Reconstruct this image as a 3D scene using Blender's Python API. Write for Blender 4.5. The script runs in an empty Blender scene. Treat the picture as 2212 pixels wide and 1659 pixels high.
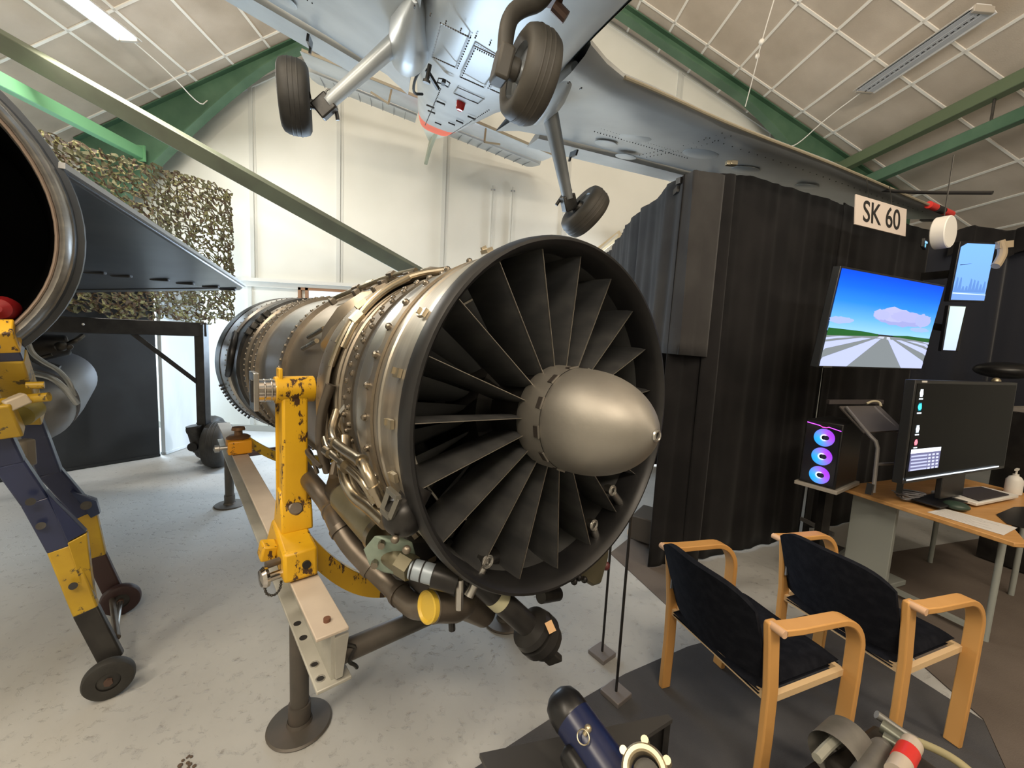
import bpy, bmesh, math, random
from mathutils import Vector, Matrix
random.seed(7)
sc = bpy.context.scene
COL = sc.collection
PI = math.pi
def rad(a): return a*PI/180

# ---------------------------------------------------------------- camera
cam = bpy.data.cameras.new('camera'); cam_o = bpy.data.objects.new('camera', cam); COL.objects.link(cam_o)
cam.sensor_fit = 'HORIZONTAL'; cam.sensor_width = 36.0; cam.lens = 880.0/2212*36.0
cam.clip_start = .02
_y, _p, _r = rad(2.74), rad(6.04), rad(2.9)
_f = Vector((math.sin(_y)*math.cos(_p), math.cos(_y)*math.cos(_p), -math.sin(_p)))
_r0 = Vector((math.cos(_y), -math.sin(_y), 0)); _u0 = _r0.cross(_f)
_rt = _r0*math.cos(_r) + _u0*math.sin(_r); _up = _rt.cross(_f)
m = Matrix((_rt, _up, -_f)).transposed().to_4x4(); m.translation = (0, 0, 1.65)
cam_o.matrix_world = m
sc.camera = cam_o
# ---------------------------------------------------------------- world, exposure, lamps
w = bpy.data.worlds.new('world'); sc.world = w; w.use_nodes = True
w.node_tree.nodes['Background'].inputs[0].default_value = (.8, .82, .85, 1)
w.node_tree.nodes['Background'].inputs[1].default_value = .12
sc.view_settings.view_transform = 'Standard'; sc.view_settings.look = 'None'
sc.view_settings.gamma = 1.0; sc.view_settings.exposure = 0.75
sc.view_settings.use_curve_mapping = False
def area(name, loc, aim, sx, sy, power, col):
    l = bpy.data.lights.new(name, 'AREA'); l.shape = 'RECTANGLE'; l.size = sx; l.size_y = sy; l.energy = power; l.color = col
    o = bpy.data.objects.new(name, l); COL.objects.link(o); o.location = loc
    d = Vector(aim)-Vector(loc); o.rotation_euler = d.to_track_quat('-Z', 'Y').to_euler()
    return o
WARM = (1.0, .86, .68); COOL = (.70, .85, 1.0); NEUT = (1.0, .95, .86)
# fluorescent rows of the hall: one row on each roof slope behind the viewer, one behind the booth, daylight door at left rear
area('lamp_row_left', (-2.8, -.9, 5.0), (-2.2, 1.2, 0), .25, 3.0, 78, (1.0, .88, .70))
area('lamp_row_left_rear', (-3.9, 4.6, 4.45), (-3.2, 4.8, 0), .2, 1.3, 55, NEUT)
area('lamp_row_right', (3.8, -.6, 4.6), (3.0, .6, 0), .25, 2.6, 42, WARM)
area('lamp_row_behind', (.2, -2.6, 5.2), (0, .8, .6), 2.2, .5, 95, WARM)
area('ceiling_fill', (.5, -2.2, 3.0), (.3, -.6, 7), 3.0, .6, 270, (1.0, .91, .78))  # unseen upward fill, added only to brighten the ceiling
area('lamp_booth_rear', (2.6, 6.1, 2.2), (-.4, 4.6, .6), .25, 1.0, 90, (.92, .96, 1.0))
area('daylight_left_rear', (-5.6, 6.3, 1.7), (-1.0, 3.4, .0), .9, 2.2, 120, COOL)
area('daylight_rear_window', (-1.6, 6.52, 1.58), (-1.2, 2.0, .2), 2.5, 1.0, 105, (.62, .80, 1.0))

# ---------------------------------------------------------------- mesh helpers
class MB:
    def __init__(s): s.v = []; s.f = []
    def add(s, vs, fs):
        b = len(s.v); s.v += [tuple(v) for v in vs]; s.f += [tuple(b+i for i in f) for f in fs]; return s
    def box(s, c, d, R=None, taper=1.0):
        c = Vector(c); hx, hy, hz = d[0]/2, d[1]/2, d[2]/2; vs = []
        for z in (-1, 1):
            k = taper if z > 0 else 1.0
            for x, y in ((-1, -1), (1, -1), (1, 1), (-1, 1)):
                p = Vector((x*hx*k, y*hy*k, z*hz))
                vs.append(c + (R @ p if R else p))
        return s.add(vs, [(3, 2, 1, 0), (4, 5, 6, 7), (0, 1, 5, 4), (1, 2, 6, 5), (2, 3, 7, 6), (3, 0, 4, 7)])
    def bar(s, p0, p1, wd, ht, up=(0, 0, 1)):
        p0, p1 = Vector(p0), Vector(p1); d = p1-p0; L = d.length; y = d/L
        x = y.cross(Vector(up)); x = x.normalized() if x.length > 1e-5 else Vector((1, 0, 0)); z = x.cross(y)
        R = Matrix((x, y, z)).transposed()
        return s.box((p0+p1)/2, (wd, L, ht), R)
    def ring(s, c, ax, r, n, ref=None):
        ax = Vector(ax).normalized(); a = ax.orthogonal().normalized() if ref is None else (Vector(ref)-ax*ax.dot(Vector(ref))).normalized()
        b = ax.cross(a); c = Vector(c)
        return [c + (a*math.cos(2*PI*i/n)+b*math.sin(2*PI*i/n))*r for i in range(n)]
    def cyl(s, p0, p1, r0, r1=None, n=20, caps=True):
        r1 = r0 if r1 is None else r1; p0, p1 = Vector(p0), Vector(p1); d = p1-p0
        vs = s.ring(p0, d, r0, n)+s.ring(p1, d, r1, n)
        fs = [(i, (i+1) % n, n+(i+1) % n, n+i) for i in range(n)]
        if caps: fs += [tuple(range(n))[::-1], tuple(range(n, 2*n))]
        return s.add(vs, fs)
    def revolve(s, p, ax, prof, n=32, closed=False):
        """prof: (distance along ax, radius)"""
        p = Vector(p); ax = Vector(ax).normalized(); vs = []
        for t, r in prof: vs += s.ring(p+ax*t, ax, max(r, 1e-4), n)
        k = len(prof); fs = []
        for j in range(k if closed else k-1):
            a, b = j*n, ((j+1) % k)*n
            fs += [(a+i, a+(i+1) % n, b+(i+1) % n, b+i) for i in range(n)]
        if not closed:
            if prof[0][1] < .002: fs.append(tuple(range(n))[::-1])
            if prof[-1][1] < .002: fs.append(tuple(range((k-1)*n, k*n)))
        return s.add(vs, fs)
    def tube(s, pts, r, n=12, smooth=2, caps=True):
        P = [Vector(p) for p in pts]
        for _ in range(smooth):
            Q = [P[0]]
            for i in range(len(P)-1): Q += [P[i].lerp(P[i+1], .25), P[i].lerp(P[i+1], .75)]
            Q.append(P[-1]); P = Q
        rs = r if callable(r) else (lambda t: r)
        vs = []; ref = None; m_ = len(P)
        for i, p in enumerate(P):
            t = (P[min(i+1, m_-1)]-P[max(i-1, 0)])
            if t.length < 1e-7: t = Vector((0, 0, 1))
            t.normalize()
            if ref is None: ref = t.orthogonal()
            ref = (ref-t*t.dot(ref)); ref = ref.normalized() if ref.length > 1e-6 else t.orthogonal().normalized()
            vs += s.ring(p, t, rs(i/(m_-1)), n, ref)
        fs = []
        for j in range(m_-1):
            a, b = j*n, (j+1)*n
            fs += [(a+i, a+(i+1) % n, b+(i+1) % n, b+i) for i in range(n)]
        if caps: fs += [tuple(range(n))[::-1], tuple(range((m_-1)*n, m_*n))]
        return s.add(vs, fs)
    def loft(s, secs, closed=True, cap0=False, cap1=False):
        n = len(secs[0]); vs = [v for q in secs for v in q]; fs = []
        for j in range(len(secs)-1):
            a, b = j*n, (j+1)*n
            for i in range(n if closed else n-1): fs.append((a+i, a+(i+1) % n, b+(i+1) % n, b+i))
        if cap0: fs.append(tuple(range(n))[::-1])
        if cap1: fs.append(tuple(range((len(secs)-1)*n, len(secs)*n)))
        return s.add(vs, fs)
    def prism(s, poly, d):
        """poly: 3-D points of one face, d: extrusion vector"""
        n = len(poly); d = Vector(d); vs = [Vector(p) for p in poly]+[Vector(p)+d for p in poly]
        fs = [tuple(range(n))[::-1], tuple(range(n, 2*n))]+[(i, (i+1) % n, n+(i+1) % n, n+i) for i in range(n)]
        return s.add(vs, fs)
    def torus(s, c, ax, R, r, n=40, k=10):
        prof = [(r*math.sin(2*PI*i/k), R+r*math.cos(2*PI*i/k)) for i in range(k)]
        return s.revolve(c, ax, prof, n, closed=True)
    def sphere(s, c, r, n=16, k=10, ax=(0, 0, 1), sq=1.0):
        return s.revolve(c, ax, [(-r*sq*math.cos(PI*i/k), r*math.sin(PI*i/k)) for i in range(k+1)], n)
    def grid(s, fn, nu, nv):
        vs = [fn(i/nu, j/nv) for j in range(nv+1) for i in range(nu+1)]
        return s.add(vs, [(j*(nu+1)+i, j*(nu+1)+i+1, (j+1)*(nu+1)+i+1, (j+1)*(nu+1)+i) for j in range(nv) for i in range(nu)])
    def build(s, name, mat, parent=None, world=False, bev=0, ang=35, solid=0, seg=2, wn=True):
        me = bpy.data.meshes.new(name)
        vs = s.v
        if world and parent is not None:
            q = parent
            while q.parent: q = q.parent
            inv = INV[q.name]
            vs = [tuple(inv @ Vector(v)) for v in vs]
        me.from_pydata(vs, [], s.f); me.update()
        bm = bmesh.new(); bm.from_mesh(me); bmesh.ops.recalc_face_normals(bm, faces=bm.faces)
        bm.to_mesh(me); bm.free()
        me.polygons.foreach_set('use_smooth', [True]*len(me.polygons))
        me.set_sharp_from_angle(angle=rad(ang))
        if mat is not None: me.materials.append(mat)
        o = bpy.data.objects.new(name, me); COL.objects.link(o)
        if parent is not None: o.parent = parent
        if solid:
            md = o.modifiers.new('thickness', 'SOLIDIFY'); md.thickness = solid; md.offset = 0
        if bev:
            md = o.modifiers.new('bevel', 'BEVEL'); md.width = bev; md.segments = seg; md.limit_method = 'ANGLE'; md.angle_limit = rad(40)
        return o
INV = {}
def tag(o, label=None, cat=None, group=None, kind=None):
    if label: o['label'] = label
    if cat: o['category'] = cat
    if group: o['group'] = group
    if kind: o['kind'] = kind
    return o
def thing(name, label, cat, loc=(0, 0, 0), rz=0, group=None, mat=None):
    o = bpy.data.objects.new(name, None); COL.objects.link(o); o.empty_display_size = .1
    M_ = mat if mat is not None else Matrix.Translation(loc) @ Matrix.Rotation(rz, 4, 'Z')
    o.matrix_world = M_; INV[o.name] = M_.inverted()
    return tag(o, label, cat, group)
def structure(o): o['kind'] = 'structure'; return o
def frame(p, x, y, z):
    M_ = Matrix((Vector(x), Vector(y), Vector(z))).transposed().to_4x4(); M_.translation = Vector(p); return M_

# ---------------------------------------------------------------- materials
def mat(name, col, rough=.5, metal=0.0, col2=None, scale=6.0, lo=.4, hi=.65, bump=0.0, bscale=60.0, chips=None, chip_t=.62, chip_scale=14.0,
        stretch=None, detail=6.0, spec=.5, rvar=0.0, sheen=0.0):
    mt = bpy.data.materials.new(name); mt.use_nodes = True; nt = mt.node_tree; N = nt.nodes; L = nt.links
    b = N['Principled BSDF']; b.inputs['Roughness'].default_value = rough; b.inputs['Metallic'].default_value = metal
    b.inputs['Specular IOR Level'].default_value = spec
    if sheen: b.inputs['Sheen Weight'].default_value = sheen
    b.inputs['Base Color'].default_value = (*col, 1)
    tc = N.new('ShaderNodeTexCoord'); src = tc.outputs['Object']
    if stretch:
        mp = N.new('ShaderNodeMapping'); mp.inputs['Scale'].default_value = stretch; L.new(src, mp.inputs[0]); src = mp.outputs[0]
    cout = None
    if col2 is not None:
        nz = N.new('ShaderNodeTexNoise'); nz.inputs['Scale'].default_value = scale; nz.inputs['Detail'].default_value = detail; L.new(src, nz.inputs[0])
        rp = N.new('ShaderNodeValToRGB'); rp.color_ramp.elements[0].position = lo; rp.color_ramp.elements[1].position = hi
        rp.color_ramp.elements[0].color = (*col, 1); rp.color_ramp.elements[1].color = (*col2, 1)
        L.new(nz.outputs[0], rp.inputs[0]); cout = rp.outputs[0]
        if rvar:
            mr = N.new('ShaderNodeMapRange'); mr.inputs[3].default_value = rough-rvar; mr.inputs[4].default_value = rough+rvar
            L.new(nz.outputs[0], mr.inputs[0]); L.new(mr.outputs[0], b.inputs['Roughness'])
    if chips is not None:
        nz2 = N.new('ShaderNodeTexNoise'); nz2.inputs['Scale'].default_value = chip_scale; nz2.inputs['Detail'].default_value = 8; nz2.inputs['Roughness'].default_value = .7
        L.new(src, nz2.inputs[0])
        r2 = N.new('ShaderNodeValToRGB'); r2.color_ramp.elements[0].position = chip_t; r2.color_ramp.elements[1].position = chip_t+.02
        L.new(nz2.outputs[0], r2.inputs[0])
        mx = N.new('ShaderNodeMix'); mx.data_type = 'RGBA'; L.new(r2.outputs[0], mx.inputs[0])
        if cout: L.new(cout, mx.inputs[6])
        else: mx.inputs[6].default_value = (*col, 1)
        mx.inputs[7].default_value = (*chips, 1); cout = mx.outputs[2]
    if cout: L.new(cout, b.inputs['Base Color'])
    if bump:
        nb = N.new('ShaderNodeTexNoise'); nb.inputs['Scale'].default_value = bscale; nb.inputs['Detail'].default_value = 5; L.new(src, nb.inputs[0])
        bp = N.new('ShaderNodeBump'); bp.inputs['Strength'].default_value = bump; bp.inputs['Distance'].default_value = .01
        L.new(nb.outputs[0], bp.inputs['Height']); L.new(bp.outputs[0], b.inputs['Normal'])
    return mt
def glow(name, col, s):
    mt = bpy.data.materials.new(name); mt.use_nodes = True; b = mt.node_tree.nodes['Principled BSDF']
    b.inputs['Base Color'].default_value = (.02, .02, .02, 1); b.inputs['Emission Color'].default_value = (*col, 1); b.inputs['Emission Strength'].default_value = s
    return mt
def glow_attr(name, s):
    mt = bpy.data.materials.new(name); mt.use_nodes = True; nt = mt.node_tree; b = nt.nodes['Principled BSDF']
    a = nt.nodes.new('ShaderNodeAttribute'); a.attribute_name = 'picture'
    b.inputs['Base Color'].default_value = (.003, .003, .003, 1); b.inputs['Roughness'].default_value = .3; b.inputs['Specular IOR Level'].default_value = .05
    nt.links.new(a.outputs['Color'], b.inputs['Emission Color']); b.inputs['Emission Strength'].default_value = s
    return mt
CONC = mat('concrete', (.36, .36, .35), .62, 0, (.45, .45, .435), 1.3, .35, .68, .35, 42, spec=.4)
nt = CONC.node_tree
if True:   # pitted surface and dark worn blotches of the slab
    N, L = nt.nodes, nt.links; b = N['Principled BSDF']; tc = N.new('ShaderNodeTexCoord')
    vo = N.new('ShaderNodeTexNoise'); vo.inputs['Scale'].default_value = 22; vo.inputs['Detail'].default_value = 9; vo.inputs['Roughness'].default_value = .62; L.new(tc.outputs['Object'], vo.inputs[0])
    rp = N.new('ShaderNodeValToRGB'); rp.color_ramp.elements[0].position = .30; rp.color_ramp.elements[1].position = .44; L.new(vo.outputs[0], rp.inputs[0])
    bp = N.new('ShaderNodeBump'); bp.inputs['Strength'].default_value = .45; bp.inputs['Distance'].default_value = .010; L.new(rp.outputs[0], bp.inputs['Height'])
    L.new(bp.outputs[0], b.inputs['Normal'])
    old = b.inputs['Base Color'].links[0].from_socket
    mx = N.new('ShaderNodeMix'); mx.data_type = 'RGBA'; mx.blend_type = 'MULTIPLY'; mx.inputs[0].default_value = 1; L.new(old, mx.inputs[6])
    r3 = N.new('ShaderNodeValToRGB'); r3.color_ramp.elements[0].position = .27; r3.color_ramp.elements[1].position = .37; r3.color_ramp.elements[0].color = (.55, .52, .49, 1); L.new(vo.outputs[0], r3.inputs[0])
    L.new(r3.outputs[0], mx.inputs[7]); L.new(mx.outputs[2], b.inputs['Base Color'])
WALL = mat('wall_paint', (.71, .715, .66), .55, 0, (.77, .775, .725), 1.2, .3, .7)
TILE = mat('ceiling_tile', (.46, .39, .315), .9, 0, (.58, .50, .415), 2.3, .3, .7, .12, 90)
BATTEN = mat('batten_white', (.86, .83, .77), .6)
GREEN = mat('green_paint', (.055, .125, .075), .5, 0, (.085, .17, .105), 2.5)
OLIVE = mat('olive_paint', (.125, .14, .095), .5, 0, (.095, .10, .07), 2.0)
CARPET = mat('grey_carpet', (.068, .068, .073), .95, 0, (.090, .088, .090), 3.5, .35, .7, .4, 300, spec=.1)
BROWNC = mat('brown_carpet', (.115, .094, .08), .9, 0, (.145, .12, .102), 3.0, .35, .7, .3, 260, spec=.2)
BLACKP = mat('black_panel', (.012, .013, .014), .6, 0, (.02, .022, .024), 3)
WPANEL = mat('white_panel', (.62, .66, .68), .5, 0, (.72, .76, .77), 4, stretch=(1, 1, .25))
CLOTH = mat('black_cloth', (.012, .0115, .012), .95, 0, (.017, .016, .0165), 4, sheen=.06, spec=.08)
CLOTHG = mat('charcoal_cloth', (.040, .038, .038), .95, 0, (.050, .048, .047), 4, sheen=.08, spec=.08)
AIRP = mat('aircraft_grey', (.40, .43, .445), .38, .25, (.48, .51, .52), 3.2, .35, .68, .03, 12, spec=.5)
AIRD = mat('aircraft_grey_dark', (.20, .215, .225), .42, .3, (.27, .285, .295), 5)
AIRO = mat('aircraft_olive', (.17, .20, .12), .5, 0, (.21, .24, .15), 3)
AIRL = mat('aircraft_pale', (.55, .58, .50), .45, 0, (.60, .62, .54), 3)
ORANGE = mat('dayglo_orange', (.95, .16, .09), .5)
RUBBER = mat('tyre_rubber', (.018, .017, .015), .62, 0, (.032, .030, .026), 9, bump=.1, bscale=30)
RUBB2 = mat('tyre_brown', (.045, .040, .032), .6, 0, (.066, .058, .047), 9, bump=.1, bscale=30)
STEELD = mat('dark_steel', (.05, .048, .045), .4, .7, (.09, .085, .078), 12)
CHROME = mat('chrome', (.62, .58, .54), .16, 1.0)
ALU = mat('aluminium', (.50, .49, .47), .34, 1.0, (.60, .58, .54), 10)
TITAN = mat('engine_steel', (.42, .385, .33), .36, .9, (.54, .50, .43), 3.0, .35, .66, stretch=(1, 14, 1), rvar=.08)
TITAN2 = mat('engine_steel_brown', (.27, .23, .18), .38, .88, (.38, .33, .265), 4.0, .3, .66, stretch=(3, 1, 1), rvar=.08)
TITAN3 = mat('engine_sheet_grey', (.38, .375, .355), .34, .9, (.47, .46, .435), 3.0, .3, .7)
FLANGE = mat('flange_steel', (.17, .145, .115), .42, .85, (.25, .215, .17), 10)
BOLT = mat('bolt_steel', (.26, .225, .18), .32, .95)
PIPE = mat('pipe_gold', (.33, .285, .205), .26, .95, (.42, .36, .27), 8)
PIPED = mat('pipe_brown', (.125, .105, .085), .38, .7, (.19, .16, .13), 7)
INTAKE = mat('intake_black', (.012, .012, .013), .42, .2, (.022, .021, .021), 6)
DUCT = mat('duct_grey', (.060, .060, .060), .5, .2, (.10, .10, .098), 5)
VANE = mat('vane_metal', (.072, .073, .075), .38, .45, (.12, .12, .118), 4, stretch=(4, 1, 4))
EDGEM = mat('edge_metal', (.45, .42, .37), .35, .9)
SPIN = mat('spinner_metal', (.28, .262, .232), .52, .75, (.35, .33, .297), 5, .3, .7, rvar=.06, bump=.04, bscale=40)
BLKM = mat('black_metal', (.014, .013, .013), .38, .3, (.03, .028, .026), 10)
OLIVM = mat('olive_metal', (.15, .135, .085), .4, .5, (.20, .18, .12), 6)
MINT = mat('mint_metal', (.20, .26, .21), .5, .3, (.29, .35, .29), 12)
YELLOW = mat('yellow_paint', (.70, .40, .012), .42, 0, (.62, .34, .01), 5, chips=(.06, .028, .012), chip_t=.575, chip_scale=11, stretch=(1.5, 1.5, .7))
ORNG = mat('orange_yellow', (.80, .34, .01), .42, 0, chips=(.08, .035, .012), chip_t=.60, chip_scale=12)
BEIGE = mat('beige_paint', (.52, .44, .36), .5, 0, (.58, .50, .41), 6, chips=(.20, .10, .06), chip_t=.70, chip_scale=7)
GREYST = mat('grey_stand', (.46, .45, .40), .45, .2, (.36, .35, .31), 5)
LEGST = mat('stand_leg', (.085, .078, .068), .5, .4, (.12, .10, .085), 6)
WOOD = mat('beech', (.56, .28, .082), .42, 0, (.65, .35, .115), 4, .3, .7, stretch=(1, 1, .2))
WOODP = mat('beech_pale', (.70, .50, .28), .5)
NAVY = mat('navy_fabric', (.008, .009, .013), .95, 0, (.013, .014, .019), 30, spec=.08, bump=.15, bscale=400)
BLUEP = mat('blue_paint', (.022, .030, .075), .3, 0, (.03, .04, .10), 6, chips=(.20, .26, .34), chip_t=.66, chip_scale=12)
YELL2 = mat('towbar_yellow', (.50, .32, .02), .4, 0, (.42, .26, .02), 7, chips=(.10, .07, .03), chip_t=.59, chip_scale=12)
DESK = mat('desk_wood', (.52, .27, .09), .4, 0, (.60, .33, .12), 5, stretch=(1, 6, 1))
DGREY = mat('desk_grey', (.30, .32, .30), .5)
PLASB = mat('black_plastic', (.010, .010, .011), .35)
PLASW = mat('white_plastic', (.72, .70, .66), .45)
PAPER = mat('paper', (.66, .64, .62), .8)
SIGNW = mat('sign_white', (.60, .52, .46), .6)
INK = mat('ink_black', (.012, .011, .011), .6)
RED = mat('red_paint', (.62, .035, .03), .35)
REDG = mat('red_glass', (.55, .012, .012), .15)
BRASS = mat('brass', (.55, .47, .32), .35, .8, (.62, .54, .40), 12)
FGREY = mat('fighter_grey', (.075, .085, .10), .36, .45, (.105, .115, .13), 3.0, bump=.02, bscale=5)
FLIP = mat('fighter_lip', (.23, .22, .205), .34, .7, (.34, .32, .29), 7, stretch=(1, 1, 3))
# ================================================================= ROOM
YW = 6.62; RX, RZ = .137, 7.2086; TA = math.tan(rad(27)); XL, XR, YF = -6.4, 8.9, -5.0
def roof(x): return RZ - TA*abs(x-RX)
structure(MB().box(((XL+XR)/2, (YF+YW)/2, -.1), (XR-XL+.4, YW-YF+.4, .2)).build('floor', CONC))
def gable(y0, y1):
    z0, z1 = roof(XL), roof(XR)
    return MB().prism([(XL, y0, 0), (XR, y0, 0), (XR, y0, z1), (RX, y0, RZ), (XL, y0, z0)], (0, y1-y0, 0))
structure(gable(YW, YW+.15).build('wall_back', WALL))
structure(gable(YF-.15, YF).build('wall_front', WALL))
structure(MB().box((XL-.08, (YF+YW)/2, roof(XL)/2), (.16, YW-YF, roof(XL))).build('wall_left', WALL))
structure(MB().box((XR+.08, (YF+YW)/2, roof(XR)/2), (.16, YW-YF, roof(XR))).build('wall_right', WALL))
b = MB()
b.prism([(XL-.2, YF, roof(XL-.2)), (RX, YF, RZ), (RX, YF, RZ+.12), (XL-.2, YF, roof(XL-.2)+.12)], (0, YW-YF, 0))
b.prism([(XR+.2, YF, roof(XR+.2)), (XR+.2, YF, roof(XR+.2)+.12), (RX, YF, RZ+.12), (RX, YF, RZ)], (0, YW-YF, 0))
structure(b.build('ceiling', TILE))
# battens of the ceiling grid
b = MB(); bl = MB()
BW, BT = .030, .012
sl = math.sqrt(1+TA*TA)
for side in (-1, 1):
    nrm = Vector((side*TA, 0, 1)).normalized()
    al = Vector((side, 0, -TA)).normalized()
    k0 = 1.787 if side > 0 else -2.77
    xs = [k0+side*.4905*k for k in range(-5, 15)]
    for x in xs:
        if x*side < .35 or x > 8.8 or x < -6.35: continue
        p = Vector((x, 0, roof(x)))-nrm*.006
        R = Matrix((al, Vector((0, 1, 0)), nrm)).transposed()
        b.box((p.x, (YF+YW)/2, p.z), (BW, YW-YF-.02, BT), R)
    rows = [6.01, 4.905, 4.36, 3.26, 2.16, 1.06, -.04, -1.14, -2.24, -3.34] if side > 0 else [6.01, 4.96, 3.86, 2.76, 1.66, .56, -.54, -1.64, -2.74, -3.84]
    xe = XR if side > 0 else XL
    for y in rows:
        p0 = Vector((RX, y, RZ))-nrm*.006; p1 = Vector((xe, y, roof(xe)))-nrm*.006
        R = Matrix((al, Vector((0, 1, 0)), nrm)).transposed()
        bl.box((p0+p1)/2, ((p1-p0).length, BW, BT), R)
structure(b.build('trim_1', BATTEN)); structure(bl.build('trim_2', BATTEN))
# wall panel joints, the horizontal rail and the batten following the slope
b = MB()
for x in (-5.2, -3.77, -2.48, -.885, 1.005, 2.657, 4.2, 5.6):
    b.box((x, YW-.013, (roof(x)+2.42)/2), (.055, .026, roof(x)-2.42)); b.box((x+.05, YW-.004, (roof(x)+2.42)/2), (.03, .01, roof(x)-2.42))
for x in (-3.83, -1.9, .2, 2.2, 4.3): b.box((x, YW-.006, 1.2), (.06, .014, 2.4))
for side in (-1, 1):
    xe = XR if side > 0 else XL
    b.bar((RX, YW-.01, RZ-.03), (xe, YW-.01, roof(xe)-.03), .03, .05, up=(0, 0, 1))
structure(b.build('trim_3', mat('trim_paint', (.62, .63, .595), .5)))
b = MB(); b.box((.2, YW-.05, 2.385), (8.4, .10, .05)); b.box((.2, YW-.02, 2.33), (8.4, .04, .09)); structure(b.build('trim_4', mat('rail_white', (.76, .76, .72), .4)))
structure(MB().box((0, YW-.012, .05), (12, .024, .10)).build('baseboard_back', mat('base_paint', (.45, .45, .41), .5)))
# window behind the engine: wooden frame and bright pane
WN = MB()
for x in (-3.06, -2.95, -.18): WN.box((x, YW-.02, 1.62), (.045, .05, 1.38))
WN.box((-1.62, YW-.02, .95), (2.92, .05, .05)); WN.box((-1.62, YW-.02, 2.29), (2.92, .05, .04))
wn = structure(WN.build('window_1', mat('window_wood', (.32, .17, .09), .5)))
MB().box((-1.565, YW-.008, 1.62), (2.74, .01, 1.30)).build('pane', glow('pane_glow', (.80, .91, 1.0), .75), wn)
# conduits down the back wall
for nm, x, z1 in (('wall_conduit', -.13, 4.02), ('wall_conduit', .18, 4.02)):
    t = thing(nm, '%s of two thin grey conduits running down the back wall' % ('left one' if x < 0 else 'right one'), 'pipe', (x, YW-.02, 0), group='conduits on the back wall')
    MB().cyl((0, 0, .1), (0, 0, z1), .011, n=10).build('pipe', mat('conduit', (.50, .49, .44), .5), t)
    MB().box((0, .005, z1-.06), (.07, .025, .02)).box((0, .005, 2.7), (.06, .02, .02)).build('clip', CHROME, t)
# portal frame rafters (one thing per slope), hung under the tiles
for side, nm, lb in ((-1, 'roof_rafter', 'dark green steel rafter on the left slope widening to a haunch above the camouflage net'), (1, 'roof_rafter', 'dark green steel rafter under the right roof slope, behind the grey aircraft wing')):
    xe = -5.9 if side < 0 else 6.3
    t = thing(nm, lb, 'beam', (xe, 6.25, 0))
    def hz(x):   # depth of the web below the tiles
        k = (abs(x-RX)-3.3)/2.1
        return .16 + .86*max(0, k)**1.45
    xs = [RX+(xe-RX)*i/24 for i in range(25)]
    web = [(x, 6.25, roof(x)-.012) for x in xs]+[(x, 6.25, roof(x)-hz(x)) for x in reversed(xs)]
    MB().prism([(x, 6.243, z) for x, _, z in web], (0, .014, 0)).build('web', GREEN, t, world=True)
    f = MB(); g = MB()
    for i in range(24):
        x0, x1 = xs[i], xs[i+1]
        f.bar((x0, 6.25, roof(x0)-.022), (x1, 6.25, roof(x1)-.022), .15, .016)
        g.bar((x0, 6.25, roof(x0)-hz(x0)), (x1, 6.25, roof(x1)-hz(x1)), .15, .016)
    f.build('top_flange', GREEN, t, world=True); g.build('bottom_flange', GREEN, t, world=True)
    zc = roof(xe)-hz(xe)
    c = MB(); c.box((xe, 6.25, (zc+.3)/2), (.22, .15, zc+.3)); c.build('column', GREEN, t, world=True)
def steel(name, lb, p0, p1, wd, ht, m, cat='beam', plates=True, up=(0, 0, 1)):
    t = thing(name, lb, cat, p0)
    b = MB(); p0, p1 = Vector(p0), Vector(p1)
    b.bar(p0, p1, wd, ht, up=up)
    b.build('tube', m, t, world=True, bev=.008)
    if plates:
        d = (p1-p0).normalized()
        MB().bar(p0, p0+d*.02, wd*1.5, ht*1.5, up=up).build('end_plate', m, t, world=True)
        MB().bar(p1-d*.02, p1, wd*1.5, ht*1.5, up=up).build('end_plate', m, t, world=True)
    return t
steel('brace_beam', 'long olive steel brace slanting down across the left side to the back wall', (-5.35, 4.44, 4.50), (.55, 6.55, 1.74), .19, .10, OLIVE, up=(.40, -.62, -.68))
steel('eave_beam', 'bright green horizontal beam at the left eave running to the haunch', (-5.0, -3.9, 3.93), (-5.0, 6.15, 3.96), .10, .14, mat('green_bright', (.12, .30, .15), .5))
steel('eave_beam', 'upper green beam of the pair at the right eave', (5.0, -3.9, 4.40), (5.0, 6.2, 4.44), .12, .14, mat('green_right', (.115, .155, .085), .5))
steel('eave_beam', 'lower green beam of the pair at the right eave', (5.0, -3.9, 4.07), (5.0, 6.2, 4.07), .10, .13, GREEN)
tag(MB().cyl((5.0, 4.25, 4.07), (5.0, 4.25, 4.36), .012, n=10).build('tie_rod', STEELD), 'short thin rod joining the two green beams at the right eave', 'rod')
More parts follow.
